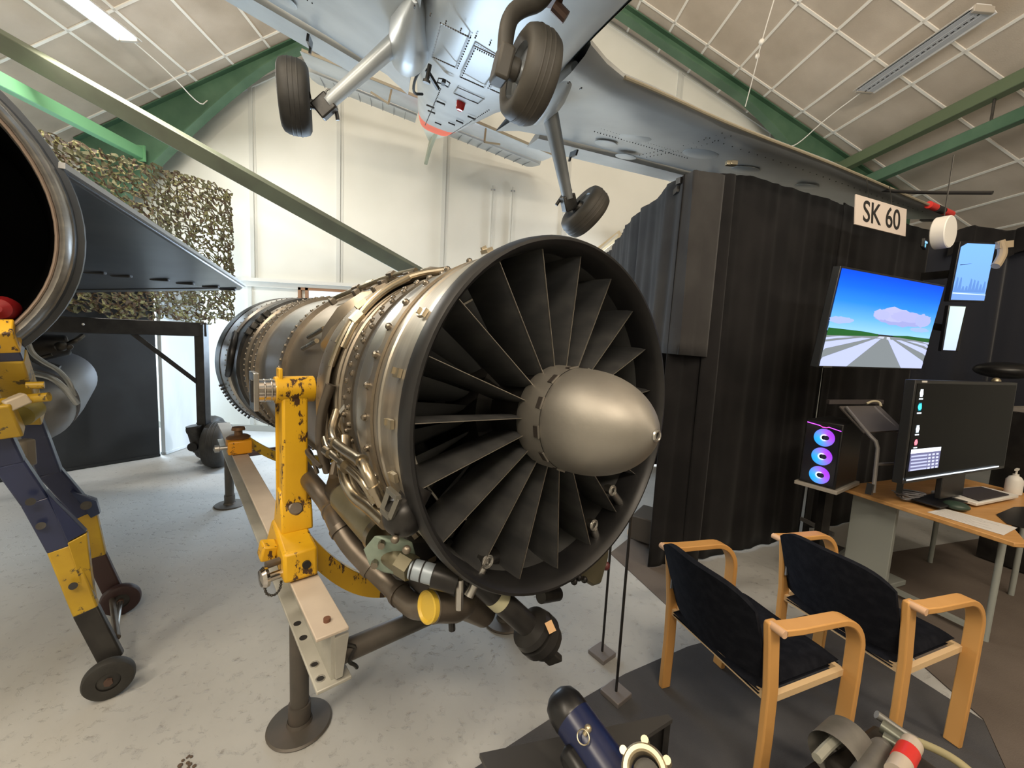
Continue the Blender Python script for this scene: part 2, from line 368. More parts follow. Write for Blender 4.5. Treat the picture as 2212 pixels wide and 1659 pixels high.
# ceiling light fittings
def batten_light(lb, p0, p1, lit, wires):
    p0, p1 = Vector(p0), Vector(p1)
    t = thing('fluorescent_light', lb, 'ceiling light', (p0+p1)/2)
    hs = mat('fitting_white_%d' % lit, (.72, .71, .70), .4)
    d = (p1-p0).normalized(); x = d.cross(Vector((0, 0, 1))).normalized(); z = x.cross(d)
    def sec(p): return [p+x*a+z*c for a, c in ((-.14, .0), (-.07, .065), (.07, .065), (.14, .0), (.128, .0), (.062, .053), (-.062, .053), (-.128, 0))]
    MB().loft([sec(p0), sec(p1)], True, True, True).build('housing', hs, t, world=True, ang=20)
    for s_ in (-.035, .035):
        tm = glow('tube_glow_%d' % lit, (1, .93, .80), 14) if lit else mat('tube_off', (.75, .76, .80), .25)
        MB().cyl(p0+x*s_+d*.04+z*.012, p1+x*s_-d*.04+z*.012, .013, n=12).build('tube', tm, t, world=True)
    MB().bar(p0-d*.012+z*.02, p0+d*.02+z*.02, .20, .06).build('end_cap', mat('cap_grey%d' % lit, (.42, .38, .33), .5), t, world=True, bev=.006)
    MB().bar(p1-d*.02+z*.02, p1+d*.012+z*.02, .20, .06).build('end_cap', bpy.data.materials['cap_grey%d' % lit], t, world=True, bev=.006)
    if not lit:
        MB().bar(p0+z*.004, p1+z*.004, .20, .006).build('louvre_plate', mat('louvre_white', (.62, .64, .70), .35), t, world=True)
        g = MB()
        for i in range(22):
            q = p0.lerp(p1, (i+.5)/22)+z*.0; g.bar(q-d*.018, q+d*.012, .010, .004)
        g.build('slot', INK, t, world=True)
    if wires:
        MB().tube(wires, .007, n=8, smooth=2).build('cord', BATTEN, t, world=True)
batten_light('lit fluorescent light glowing on the left roof slope', (-4.19, 5.08, 4.74), (-4.27, 3.55, 4.72), 1, [(-4.19, 5.08, 4.77), (-4.15, 5.6, 4.72), (-4.16, 6.12, 4.62), (-4.13, 6.22, 4.75)])
batten_light('unlit white fluorescent light on the right roof slope', (4.28, 5.05, 4.82), (4.285, 3.85, 4.83), 0, [(4.28, 5.05, 4.84), (4.27, 5.6, 4.80), (4.25, 6.05, 4.68), (4.22, 6.22, 4.72)])
t = thing('pull_cord', 'thin white cord with two knots hanging from the right roof slope', 'cord', (2.6, 5.6, 4.6))
MB().tube([(2.792, 4.5938, 5.4115), (2.8541, 4.8648, 5.1469), (2.9308, 5.0496, 5.0251), (3.0577, 5.4193, 4.771)], .006, n=8).build('cord', BATTEN, t, world=True)
MB().sphere((2.8541, 4.8648, 5.1469), .03).build('knot', BATTEN, t, world=True); MB().sphere((2.9064, 5.0075, 5.0923), .026).build('knot', BATTEN, t, world=True)
# carpets on the slab
def rug(name, lb, pts, m, th=.006):
    return tag(MB().prism([(x, y, 0.0005) for x, y, *_ in pts], (0, 0, th)).build(name, m), lb, 'carpet')
rug('carpet', 'dark grey carpet under the two wooden chairs', [(-0.0276, 1.3913, 0.0), (0.4174, 1.6791, 0.0), (0.7352, 1.8649, 0.0), (1.1582, 2.0608, 0.0), (2.1438, 2.3717, -0.0)]+[(2.35, 1.62, 0), (1.25, .30, 0), (.2, .1, 0)], CARPET)
rug('carpet', 'brown carpet strip running past the foot of the black curtain', [(0.9992, 3.0554, 0.0), (1.1992, 2.376, 0.0), (1.6299, 2.636, 0.0), (1.5299, 3.6371, 0.0)], BROWNC)
rug('carpet', 'brownish carpet under the wooden desk at right', [(2.36, 1.63, 0), (1.27, .30, 0), (2.6, -.6, 0), (6.2, .4, 0), (6.2, 3.9, 0), (2.95, 3.05, 0), (2.45, 2.2, 0)], BROWNC)
# ================================================================= JET ENGINE (local: x right, y aft along the shaft, z up)
EN = thing('jet_engine', 'large metal jet engine with pointed spinner and open bladed intake, held in the yellow stand', 'engine',
           mat=frame((.213, 1.238, 1.425), (.797, .604, 0), (-.604, .796, -.028), (-.017, .022, 1.0)))
INV[EN.name] = EN.matrix_world.inverted()
Y_ = (0, 1, 0); O_ = (0, 0, 0)
def rev(name, prof, m, n=96, parent=EN, ang=30): return MB().revolve(O_, Y_, prof, n).build(name, m, parent, ang=ang)
def pol(r, a, s): return Vector((r*math.cos(a), s, r*math.sin(a)))
# intake lip and inner duct
rev('intake_lip', [(.06, .4995), (.0, .5005), (-.025, .503), (-.040, .509), (-.050, .517), (-.049, .525), (-.036, .531), (-.016, .533), (.000, .5315), (.004, .526)], INTAKE)
rev('intake_duct', [(.06, .4995), (.18, .494), (.45, .485), (.46, .30), (.46, .02)], DUCT)  # the disc closing the rear end is added to block light
# outer casing, front to tail
rev('front_case', [(.003, .5275), (.02, .5275), (.06, .522), (.10, .515), (.16, .508), (.165, .512), (.175, .512), (.18, .506), (.25, .500), (.30, .495)], TITAN)
rev('front_case', [(.30, .495), (.36, .490), (.37, .494), (.385, .494), (.39, .487), (.445, .484)], TITAN3)
fl = rev('bolt_flange', [(.44, .482), (.44, .492), (.515, .490), (.515, .480)], FLANGE)
rev('mid_case', [(.515, .482), (.53, .488), (.545, .488), (.55, .480), (.575, .478), (.58, .486), (.595, .486), (.60, .478), (.625, .477), (.63, .484), (.645, .484), (.65, .478), (.69, .484), (.70, .489)], TITAN2)
rev('bolt_flange', [(.70, .486), (.70, .499), (.80, .499), (.80, .43)], FLANGE)
rev('rear_case', [(.915, .40), (.94, .452), (1.10, .462), (1.30, .476), (1.47, .486)], TITAN2)
rev('case_gap', [(.80, .43), (.805, .395), (.915, .395), (.92, .44)], PIPED)  # dark brown puts the shade of the recess into the colour
rev('bolt_flange', [(1.465, .48), (1.465, .505), (1.53, .507), (1.53, .488)], FLANGE)
rev('rear_case', [(1.53, .488), (1.85, .498), (2.12, .508)], TITAN3)
rev('bolt_flange', [(2.12, .50), (2.12, .528), (2.16, .528), (2.16, .51), (2.24, .512), (2.24, .535), (2.29, .535), (2.29, .515)], FLANGE)
rev('rear_case', [(2.29, .515), (2.45, .528), (2.46, .542), (2.50, .542), (2.51, .53), (2.70, .545)], TITAN2)
rev('tail_ring', [(2.70, .545), (2.72, .565), (2.78, .565), (2.80, .55), (3.10, .575)], STEELD)
rev('tail_ring', [(3.10, .575), (3.11, .592), (3.40, .612), (3.41, .60)], ALU)
rev('tail_ring', [(3.40, .60), (3.42, .618), (3.62, .630), (3.70, .630), (3.70, .56), (3.3, .50), (2.9, .47), (2.8, .03)], STEELD)
# scalloped bolt band
n = 36*8; vs = []
for i in range(n):
    a = 2*PI*i/n; c = math.cos(36*a)
    s1 = .262 + .020*(.5+.5*c)**1.6; 
    for s, r in ((.222, .503), (.222, .511), (s1, .507), (s1, .495)): vs.append(pol(r, a, s))
fs = []
for i in range(n):
    for k in range(3): fs.append((i*4+k, ((i+1) % n)*4+k, ((i+1) % n)*4+k+1, i*4+k+1))
MB().add(vs, fs).build('scalloped_band', TITAN2, EN, ang=50)
proto = None
def bolt_mesh(R=.0105, h=.014):
    b = MB(); b.revolve(O_, (0, 0, 1), [(-.004, R*1.25), (.002, R*1.25), (.003, R), (h*.7, R*.9), (h, R*.4), (h, 0)], 12); return b
bp_ = bolt_mesh().build('bolt', BOLT, EN)
for i in range(36):
    a = 2*PI*i/36
    o = bp_ if i == 0 else bp_.copy()
    if i: COL.objects.link(o)
    p = pol(.507, a, .262); z = Vector((math.cos(a), 0, math.sin(a)))
    o.matrix_local = frame(p, Vector((-math.sin(a), 0, math.cos(a))), z.cross(Vector((-math.sin(a), 0, math.cos(a)))), z)
def bolt_row(name, s, r, cnt, R, off=0.0):
    b = MB()
    for i in range(cnt):
        a = 2*PI*(i+off)/cnt; p = pol(r, a, s); d = Vector((math.cos(a), 0, math.sin(a)))
        b.revolve(p, d, [(-.003, R*1.2), (.002, R*1.2), (.003, R), (R, R*.85), (R*1.25, 0)], 10)
    return tag(b.build(name, BOLT, EN), kind='stuff')
for s, r, cnt, R, off in ((.457, .492, 56, .0085, 0), (.498, .490, 56, .0085, .5), (.75, .499, 72, .008, 0), (1.498, .506, 84, .008, 0), (2.14, .528, 84, .007, 0), (2.265, .535, 84, .007, .4), (2.48, .542, 90, .007, 0), (3.15, .595, 90, .005, 0)):
    bolt_row('bolt_row', s, r, cnt, R, off)
# stator vanes of the intake: 19 radial plates
def vane_bm():
    b = MB(); secs = []
    for r, ch in ((.150, .15), (.25, .155), (.38, .165), (.503, .175)):
        prof = [(0, 0), (.10, .0045), (.35, .0075), (.7, .006), (1, .0012), (.7, -.004), (.35, -.0055), (.10, -.0035)]
        secs.append([(r, .002+s*ch, t+.012*s*s) for s, t in prof])
    return b.loft(secs, True, True, True)
vm = vane_bm().build('guide_vane', VANE, EN, ang=60)
em = MB().loft([[(r, -.0012, -.0009), (r, -.0012, .0009), (r, .002, .0016), (r, .002, -.0012)] for r in (.155, .33, .499)], True, True, True).build('leading_edge', EDGEM, vm)
for k in range(19):
    a = rad(101.7-18.95*k)
    if k == 0: o = vm
    else:
        o = vm.copy(); COL.objects.link(o); e2 = em.copy(); COL.objects.link(e2); e2.parent = o
    o.matrix_local = Matrix.Rotation(-a, 4, 'Y')
# first fan stage behind the vanes
def blade_bm():
    b = MB(); secs = []
    for r, ch, st in ((.205, .10, 25), (.30, .105, 38), (.40, .11, 50), (.484, .115, 58)):
        q = []
        for s, t in ((-.5, 0), (-.2, .006), (.2, .006), (.5, 0), (.2, -.003), (-.2, -.003)):
            x = s*ch; q.append((r, .255 + x*math.cos(rad(st))-t*math.sin(rad(st)), x*math.sin(rad(st))+t*math.cos(rad(st))))
        secs.append(q)
    return b.loft(secs, True, True, True)
BLD = mat('blade_metal', (.15, .155, .16), .36, .45, (.20, .205, .21), 6)
fb = blade_bm().build('fan_blade', BLD, EN, ang=60)
dm = MB().box((.405, .205, .0), (.006, .012, .085)).build('damper_tab', EDGEM, fb)
for k in range(30):
    a = 2*PI*k/30
    if k == 0: o = fb
    else:
        o = fb.copy(); COL.objects.link(o); e2 = dm.copy(); COL.objects.link(e2); e2.parent = o
    o.matrix_local = Matrix.Rotation(-a, 4, 'Y')
rev('fan_hub', [(.03, .148), (.16, .150), (.17, .20), (.33, .215), (.34, .25), (.45, .27)], BLKM, 48)
# spinner
rev('spinner_collar', [(.03, .152), (.014, .1585), (-.02, .158), (-.068, .1545)], SPIN, 64)
prof = [(-.066, .146), (-.0675, .1525)]
for i in range(25):
    q = i/24; t_ = -.07-.259*q; prof.append((t_, max(.013, .1535*(1-q**2.35)**.62 if q < 1 else .013)))
rev('spinner', prof+[(-.3315, .0125), (-.332, .009), (-.326, .0085), (-.31, .008), (-.31, 0)], SPIN, 64, ang=40)
rev('spinner_tip_ring', [(-.329, .0165), (-.3335, .0155), (-.335, .012), (-.333, .009), (-.327, .009)], ALU, 32)
MB().revolve(O_, Y_, [(-.3285, .0088), (-.3285, 0)], 24).build('spinner_hole', INK, EN)
NOT = mat('notch_dark', (.028, .022, .018), .6)
for k in range(12):
    a = rad(30*k+8)
    b = MB(); R = Matrix.Rotation(-a, 3, 'Y')
    b.box(R @ Vector((.1545, -.058, 0)), (.0075, .018, .032), R)
    nb_ = b.build('spinner_slot', NOT, EN)
    MB().box(R @ Vector((.1562, -.0675, .0)), (.005, .003, .036), R).build('slot_lip', SPIN, nb_)
# nozzles inside the duct
for nm, (x, z) in (('intake_nozzle', (-.262, -.388)), ('intake_nozzle', (.297, -.297)), ('intake_nozzle', (.20, -.402))):
    p = Vector((x, .012, z)); d = Vector((-x, 0, -z)).normalized()
    q = MB(); q.cyl(p-d*.10, p-d*.02, .014, n=14); q.torus(p+Vector((0, -.008, 0)), Y_, .017, .004, 24, 8); q.torus(p+Vector((0, -.010, 0)), Y_, .012, .0025, 24, 8)
    q.cyl(p+Vector((0, -.004, 0)), p+Vector((0, .02, 0)), .018, n=20, caps=True); q.build(nm, ALU, EN)
# clips on the lip
for a in (148, 165, 178, 192, 205, 62, 35, 120):
    d = Vector((math.cos(rad(a)), 0, math.sin(rad(a)))); R = Matrix.Rotation(-rad(a), 3, 'Y')
    MB().box(d*.533+Vector((0, .04, 0)), (.010, .028, .022), R).box(d*.536+Vector((0, .052, .004)), (.012, .006, .016), R).build('lip_clip', mat('clip_brass', (.5, .44, .33), .35, .9) if a == 148 else bpy.data.materials['clip_brass'], EN)
# blanket shroud and bracket by the trunnion
b = MB(); secs = []
for s, r in ((.655, .500), (.70, .506), (.77, .506), (.80, .500)):
    secs.append([pol(r, rad(a), s+.03*max(0, (a-176)/14)**2) for a in range(90, 206, 4)])
b.loft(secs, closed=False).build('side_shroud', TITAN2, EN, solid=.004)
MB().cyl(pol(.50, rad(204), .62), pol(.50, rad(204), .80), .008, n=10).build('shroud_clip', ALU, EN)
# duct scoop with twin prongs at the upper left
b = MB()
for sgn, a0 in ((0, 150), (1, 157)):
    pts = [pol(.485, rad(a0+2), 1.22), pol(.492, rad(a0), 1.10), pol(.50, rad(a0-2), .98)]
    b.tube(pts, .010, n=8)
b.build('prong', PIPE, EN)
b = MB(); secs = []
for s, a0, a1, h in ((1.0, 147, 160, .02), (.95, 140, 158, .055), (.88, 128, 150, .075), (.82, 118, 138, .07), (.78, 110, 128, .04)):
    secs.append([pol(.44, rad(a1), s), pol(.455+h*.6, rad(a1-2), s), pol(.455+h, rad((a0+a1)/2), s), pol(.455+h*.6, rad(a0+2), s), pol(.44, rad(a0), s)])
b.loft(secs, True, True, True).build('bleed_duct', TITAN2, EN, ang=30)
# fuel pipes along the top left
PIPES_TOP = [[(.512, 100, .56), (.515, 112, .60), (.515, 124, .63), (.512, 138, .65), (.505, 152, .66), (.50, 166, .67)],
             [(.508, 98, .60), (.512, 112, .64), (.510, 126, .67), (.505, 142, .685), (.50, 156, .69)],
             [(.515, 118, .56), (.518, 130, .575), (.515, 145, .585), (.505, 158, .59)],
             [(.52, 96, .80), (.53, 106, .98), (.52, 114, 1.2), (.51, 122, 1.38)],
             [(.525, 92, .78), (.535, 100, .95), (.525, 108, 1.15), (.515, 118, 1.33)],
             [(.53, 108, .66), (.535, 110, .85), (.525, 118, 1.02)],
             [(.52, 84, .80), (.53, 90, 1.0), (.525, 97, 1.3), (.52, 100, 1.46)]]
for k, q in enumerate(PIPES_TOP):
    o = MB().tube([pol(r, rad(a), s) for r, a, s in q], .012 if k < 4 else .010, n=10).build('fuel_pipe', PIPE, EN)
    r, a, s = q[len(q)//2]; r2, a2, s2 = q[len(q)//2-1]
    p, p2 = pol(r, rad(a), s), pol(r2, rad(a2), s2); d = (p2-p).normalized()
    MB().cyl(p-d*.022, p+d*.022, .019, n=6).build('pipe_union', FLANGE if k % 2 else BRASS, o)
b = MB()
for a, s, L in ((112, .66, .05), (118, .80, .045), (124, .98, .04), (104, .98, .05), (129, 1.2, .03), (98, .78, .05), (126, .72, .035), (112, 1.12, .04)):
    p = pol(.505, rad(a), s); R = Matrix.Rotation(-rad(a), 3, 'Y'); b.box(p+Vector((math.cos(rad(a)), 0, math.sin(rad(a))))*.012, (.03, L, .028), R)
tag(b.build('pipe_clamp', FLANGE, EN, bev=.004), kind='stuff')
b = MB(); secs = []
for s, a0, a1, h in ((.60, 88, 100, .03), (.68, 86, 102, .05), (.76, 86, 102, .05), (.80, 88, 100, .035)): secs.append([pol(.48, rad(a1), s), pol(.49+h, rad(a1-2), s), pol(.49+h, rad(a0+2), s), pol(.48, rad(a0), s)])
b.loft(secs, True, True, True).build('top_cover', TITAN2, EN, bev=.004)
# tail loop hose and links
MB().tube([pol(.60, rad(a), s) for a, s in ((155, 2.95), (160, 2.8), (170, 2.72), (180, 2.78), (186, 2.95))], .022, n=12).build('tail_hose', BLKM, EN)
b = MB()
for a in range(198, 232, 3): b.box(pol(.636, rad(a), 3.52), (.022, .05, .014), Matrix.Rotation(-rad(a), 3, 'Y'))
tag(b.build('tail_links', STEELD, EN), kind='stuff')
b = MB()
for a, s in ((146, 2.62), (151, 2.66), (140, 2.58), (134, 2.6)): b.box(pol(.56, rad(a), s), (.04, .10, .05), Matrix.Rotation(-rad(a), 3, 'Y'))
b.build('tail_bracket', STEELD, EN, bev=.006)
# ---- accessories under the left side
def tube(name, pts, r, m, n=14, **k): return MB().tube(pts, r, n=n, **k).build(name, m, EN)
def collar(par, p, q, r, L=.02, m=None):
    p, q = Vector(p), Vector(q); d = (q-p).normalized(); MB().cyl(p-d*L/2, p+d*L/2, r, n=18).build('collar', m or PIPED, par)
P1 = [(-0.488, 1.12, -0.3557), (-0.4939, 0.92, -0.3721), (-0.4911, 0.86, -0.377), (-0.4613, 0.76, -0.4319)]+[(-.487, .59, -.43), (-.466, .52, -.485), (-.437, .455, -.525), (-.400, .39, -.567), (-.383, .325, -.585), (-.376, .25, -.592), (-.37, .19, -.58), (-.35, .14, -.545)]
o = tube('bleed_pipe', P1, .036, PIPED, 18)
for i in (3, 4, 6, 8): collar(o, Vector(P1[i]).lerp(Vector(P1[i+1]), .3), P1[i+1], .0405)
P2 = [(-.50, .47, -.10), (-.525, .40, -.175), (-.535, .33, -.205), (-.525, .28, -.235), (-.518, .20, -.235), (-.512, .10, -.245)]
tube('oil_pipe', P2, .021, PIPE, 16)
o = MB().cyl((-.458, .60, -.345), (-.462, .24, -.352), .052, n=28).build('actuator', OLIVM, EN)
MB().cyl((-.458, .625, -.344), (-.458, .595, -.345), .046, n=28).build('end_cap', FLANGE, o); MB().cyl((-.462, .262, -.3515), (-.462, .235, -.3525), .056, n=28).build('end_cap', PIPE, o)
vo = MB().prism([(-.508, .195, -.315), (-.530, .225, -.362), (-.512, .225, -.418), (-.462, .195, -.432), (-.432, .170, -.395), (-.455, .165, -.318)], (.025, -.045, -.008)).build('valve_block', MINT, EN, bev=.006)
for p in ((-.507, .19, -.392), (-.496, .17, -.332), (-.452, .16, -.412)): MB().cyl(p, Vector(p)+Vector((-.010, -.018, 0)), .010, n=6).build('bolt', BOLT, vo)
MB().cyl((-.470, .19, -.378), (-.450, .13, -.390), .030, n=20).build('union_neck', OLIVM, EN)
MB().cyl((-.455, .14, -.387), (-.440, .10, -.394), .034, n=6).build('union_nut', OLIVM, EN)
hs = MB().cyl((-.442, .105, -.393), (-.396, .055, -.405), .027, n=20).build('hose_sleeve', mat('sleeve_blue', (.36, .42, .48), .4, .3), EN)
for k in (.1, .5, .95): collar(hs, Vector((-.442, .105, -.393)).lerp(Vector((-.396, .055, -.405)), k), (-.35, .005, -.417), .0282, .004, INK)
MB().cyl((-.40, .06, -.404), (-.35, .02, -.42), .034, n=18).build('hose_end', BLKM, EN)
P3 = [(-.505, .53, -.02), (-.535, .49, -.075), (-.545, .42, -.10), (-.55, .30, -.10), (-.55, .175, -.098), (-.552, .135, -.115), (-.54, .112, -.155), (-.52, .11, -.20)]
o = tube('fuel_pipe', P3, .0145, PIPE, 14); collar(o, P3[4], P3[3], .0175, .012, PIPE); collar(o, P3[2], P3[3], .018, .03, PIPE); collar(o, P3[6], P3[7], .018, .02, PIPE)
P3b = [(-.53, .58, -.12), (-.541, .50, -.146), (-.540, .33, -.148), (-.541, .22, -.153), (-.535, .175, -.172), (-.52, .16, -.21)]
o = tube('fuel_pipe', P3b, .012, PIPE, 14); collar(o, P3b[2], P3b[3], .022, .03, PIPE); collar(o, P3b[1], P3b[2], .017, .05, PIPE)
P4 = [(-.50, .62, .06), (-.525, .635, -.03), (-.522, .68, -.14), (-.50, .72, -.22), (-.48, .73, -.28)]
tube('vent_pipe', P4, .017, PIPED, 14)
MB().tube([(-.47, .50, .02), (-.515, .53, -.05), (-.52, .55, -.10)], .009, n=10).build('drain_tube', ALU, EN)
MB().cyl((-.50, .57, -.08), (-.515, .47, -.09), .010, n=12).build('drain_tube', PIPE, EN)
o = MB().sphere((-.50, .03, -.205), .052, 22, 14).cyl((-.50, .03, -.205), (-.46, .03, -.14), .036, n=18).build('regulator', BLKM, EN)
MB().bar((-.545, .0, -.19), (-.535, -.02, -.14), .012, .012).bar((-.545, .045, -.185), (-.535, .03, -.135), .012, .012).bar((-.537, -.022, -.140), (-.537, .035, -.135), .012, .012).bar((-.546, .0, -.19), (-.546, .047, -.187), .012, .012).build('buckle', mat('buckle', (.24, .23, .20), .4, .8), o)
for p in ((-.535, .0, -.245), (-.52, -.03, -.262)): MB().sphere(p, .010).build('bolt', FLANGE, o)
# dark gearbox masses behind the pipes
b = MB()
for c, d, a in (((-.40, .62, -.33), (.14, .34, .16), .3), ((-.36, .36, -.42), (.16, .36, .14), .2), ((-.24, .22, -.50), (.26, .24, .12), 0), ((-.30, .75, -.42), (.22, .3, .16), .3), ((-.05, .5, -.52), (.5, .5, .12), 0), ((.22, .4, -.48), (.3, .4, .14), -.3)):
    b.box(c, d, Matrix.Rotation(a, 3, 'Y'))
b.build('gearbox', BLKM, EN, bev=.025, seg=3)
b = MB()
for i in range(26):
    s = .15+.75*random.random(); a = rad(205+40*random.random()); p = pol(.50+.06*random.random(), a, s)
    b.cyl(p, p+Vector((random.uniform(-.03, .03), random.uniform(-.05, .05), random.uniform(-.04, .02))), random.uniform(.008, .018), n=8)
tag(b.build('small_fittings', FLANGE, EN), kind='stuff')
b = MB().tube([(-.50, .80, -.30), (-.53, .78, -.20), (-.56, .72, -.19), (-.54, .60, -.22)], .008, n=8)
b.build('drain_tube', PIPED, EN)
# starter housing with the yellow blanking cap
o = MB().revolve((-.388, .10, -.520), (1, .10, -.22), [(0, .036), (.006, .046), (.03, .048), (.055, .054), (.085, .060), (.12, .056), (.15, .042), (.17, .036)], 32).build('starter', PIPED, EN)
MB().cyl((-.31, .11, -.53), (-.29, .12, -.44), .050, .064, n=24).build('starter_neck', BLKM, o)
MB().cyl((-.265, .11, -.555), (-.185, .11, -.63), .05, .040, n=20).build('starter_tail', PIPED, o)
MB().revolve((-.390, .10, -.5195), (-1, -.10, .22), [(-.006, .043), (.008, .043), (.010, .038), (.004, .032), (.004, 0)], 32).build('blanking_cap', mat('cap_yellow', (.62, .42, .05), .4), o)
MB().cyl((-.315, .10, -.585), (-.312, .10, -.622), .010, n=10).build('drain_plug', BLKM, o); MB().tube([(-.335, .03, -.425), (-.335, .03, -.51)], .011, n=10).build('lever', ALU, o)
MB().cyl((-.372, .29, -.60), (-.368, .29, -.66), .010, n=8).build('drain_plug', BLKM, EN)
# power take-off shaft reaching forward below the lip
A = Vector((-.30, .05, -.42)); Bv = Vector((-0.1166, -0.02, -0.6261)); D = (Bv-A).normalized()
o = MB().cyl(A, Bv, .034, n=24).build('drive_shaft', BLKM, EN)
MB().cyl(A.lerp(Bv, .42), A.lerp(Bv, .54), .0348, n=24).build('shaft_band', mat('band_cream', (.42, .40, .26), .5), o)
H = Bv
MB().revolve(H-D*.01, D, [(0, .034), (.012, .062), (.03, .066), (.033, .058), (.04, .058), (.043, .068), (.07, .068), (.078, .060), (.10, .055), (.105, .045), (.105, 0)], 32).build('shaft_hub', BLKM, o, ang=30)
sx = D.orthogonal().normalized(); sy = D.cross(sx)
for k in range(2):
    MB().box(H+D*.105+sx*(.032 if k else -.032), (.02, .05, .06), Matrix((sx, sy, D)).transposed()).build('hub_jaw', BLKM, o, bev=.004)
tgc = Vector((-0.0984, -0.0906, -0.5957)); tgn = (EN.matrix_world.inverted() @ Vector((0, 0, 1.65))-tgc).normalized(); tgx = tgn.orthogonal().normalized()
MB().box(tgc, (.030, .022, .004), Matrix((tgx, tgn.cross(tgx), tgn)).transposed()).build('hub_tag', mat('tag_tan', (.50, .30, .14), .6), o)
# small parts peeping out below the lip on the right
MB().prism([(0.2417, 0.16, -0.5546), (0.5224, 0.16, -0.5744), (0.519, 0.16, -0.6884), (0.4762, 0.16, -0.7935), (0.4196, 0.16, -0.7855), (0.3056, 0.16, -0.6991)], (0, .10, 0)).build('oil_tank', OLIVM, EN, bev=.012)
DVS = [(0.2961, 0.14, -0.6923), (0.2692, 0.14, -0.6982), (0.3312, 0.14, -0.7123)]
for q in DVS: MB().sphere(q, .014, 12, 8).build('drain_valve', BLKM, EN)
va = Vector((0.2483, 0.3, -0.8327)); vb_ = Vector((0.3537, 0.3, -0.8599))
MB().cyl(va, vb_, .030, n=18).build('drain_valve', STEELD, EN)
MB().cyl(va.lerp(vb_, .5), va.lerp(vb_, .5)+Vector((-.02, .05, .22)), .02, n=12).build('drain_pipe', BLKM, EN)
MB().sphere((0.5507, 0.2, -0.7524), .020).build('drain_valve', mat('red_brown', (.12, .03, .03), .4), EN)

# ================================================================= ENGINE STAND (same axis, level)
ST = thing('engine_stand', 'floor stand of pale steel rails and yellow yokes carrying the jet engine', 'stand',
           mat=frame((.213, 1.238, 0), (.797, .604, 0), (-.604, .797, 0), (0, 0, 1)))
for sgn in (-1, 1):
    x = sgn*.56
    top = MB().box((x, 2.14, .714), (.098, 3.53, .012)).build('rail', BEIGE, ST, bev=.003)
    MB().box((x, 2.14, .635), (.012, 3.53, .15)).build('web', GREYST, top)
    MB().box((x, 2.13, .556), (.105, 3.55, .012)).build('lower_flange', GREYST, top, bev=.003)
    for y in (.40, .47, .62, .71):
        MB().cyl((x-.030, y, .5615), (x-.030, y, .5635), .013, n=16).build('hole', INK, top)
        if y < .5: MB().torus((x-.030, y, .563), (0, 0, 1), .0125, .0022, 20, 6).build('hole_ring', ALU, top)
    MB().cyl((x, .44, .720), (x, .44, .732), .011, n=12).build('rivet', mat('rust', (.16, .07, .04), .7) if sgn < 0 else bpy.data.materials['rust'], top)
    for y in (.86, 3.58):
        lg = MB().cyl((x-.008*sgn, y, .03), (x-.008*sgn, y, .56), .036, n=24).build('leg', LEGST, ST)
        MB().cyl((x-.008*sgn, y, .012), (x-.008*sgn, y, .10), .043, n=24).build('collar', LEGST, lg)
        MB().revolve((x-.008*sgn, y, 0), (0, 0, 1), [(0, .122), (.006, .125), (.012, .118), (.016, .05), (.03, .045)], 40).build('foot_disc', LEGST, lg)
MB().cyl((-.556, .42, .605), (.556, .42, .605), .036, n=24).build('cross_tube', LEGST, ST)
MB().cyl((-.556, 3.4, .52), (.556, 3.4, .52), .03, n=20).build('cross_tube', mat('tube_red', (.10, .06, .055), .5), ST)
b = MB(); p = Vector((-.535, .385, .69)); pts = [p]
for i in range(9): p = p+Vector((random.uniform(-.022, .022), random.uniform(-.008, .004), -.014)); pts.append(p)
b.tube(pts, .006, n=6, smooth=1).build('rail_end_cord', STEELD, ST); MB().prism([(-.555, .372, .70), (-.512, .372, .70), (-.535, .36, .57), (-.555, .36, .57)], (0, .012, 0)).build('gusset', GREYST, ST)
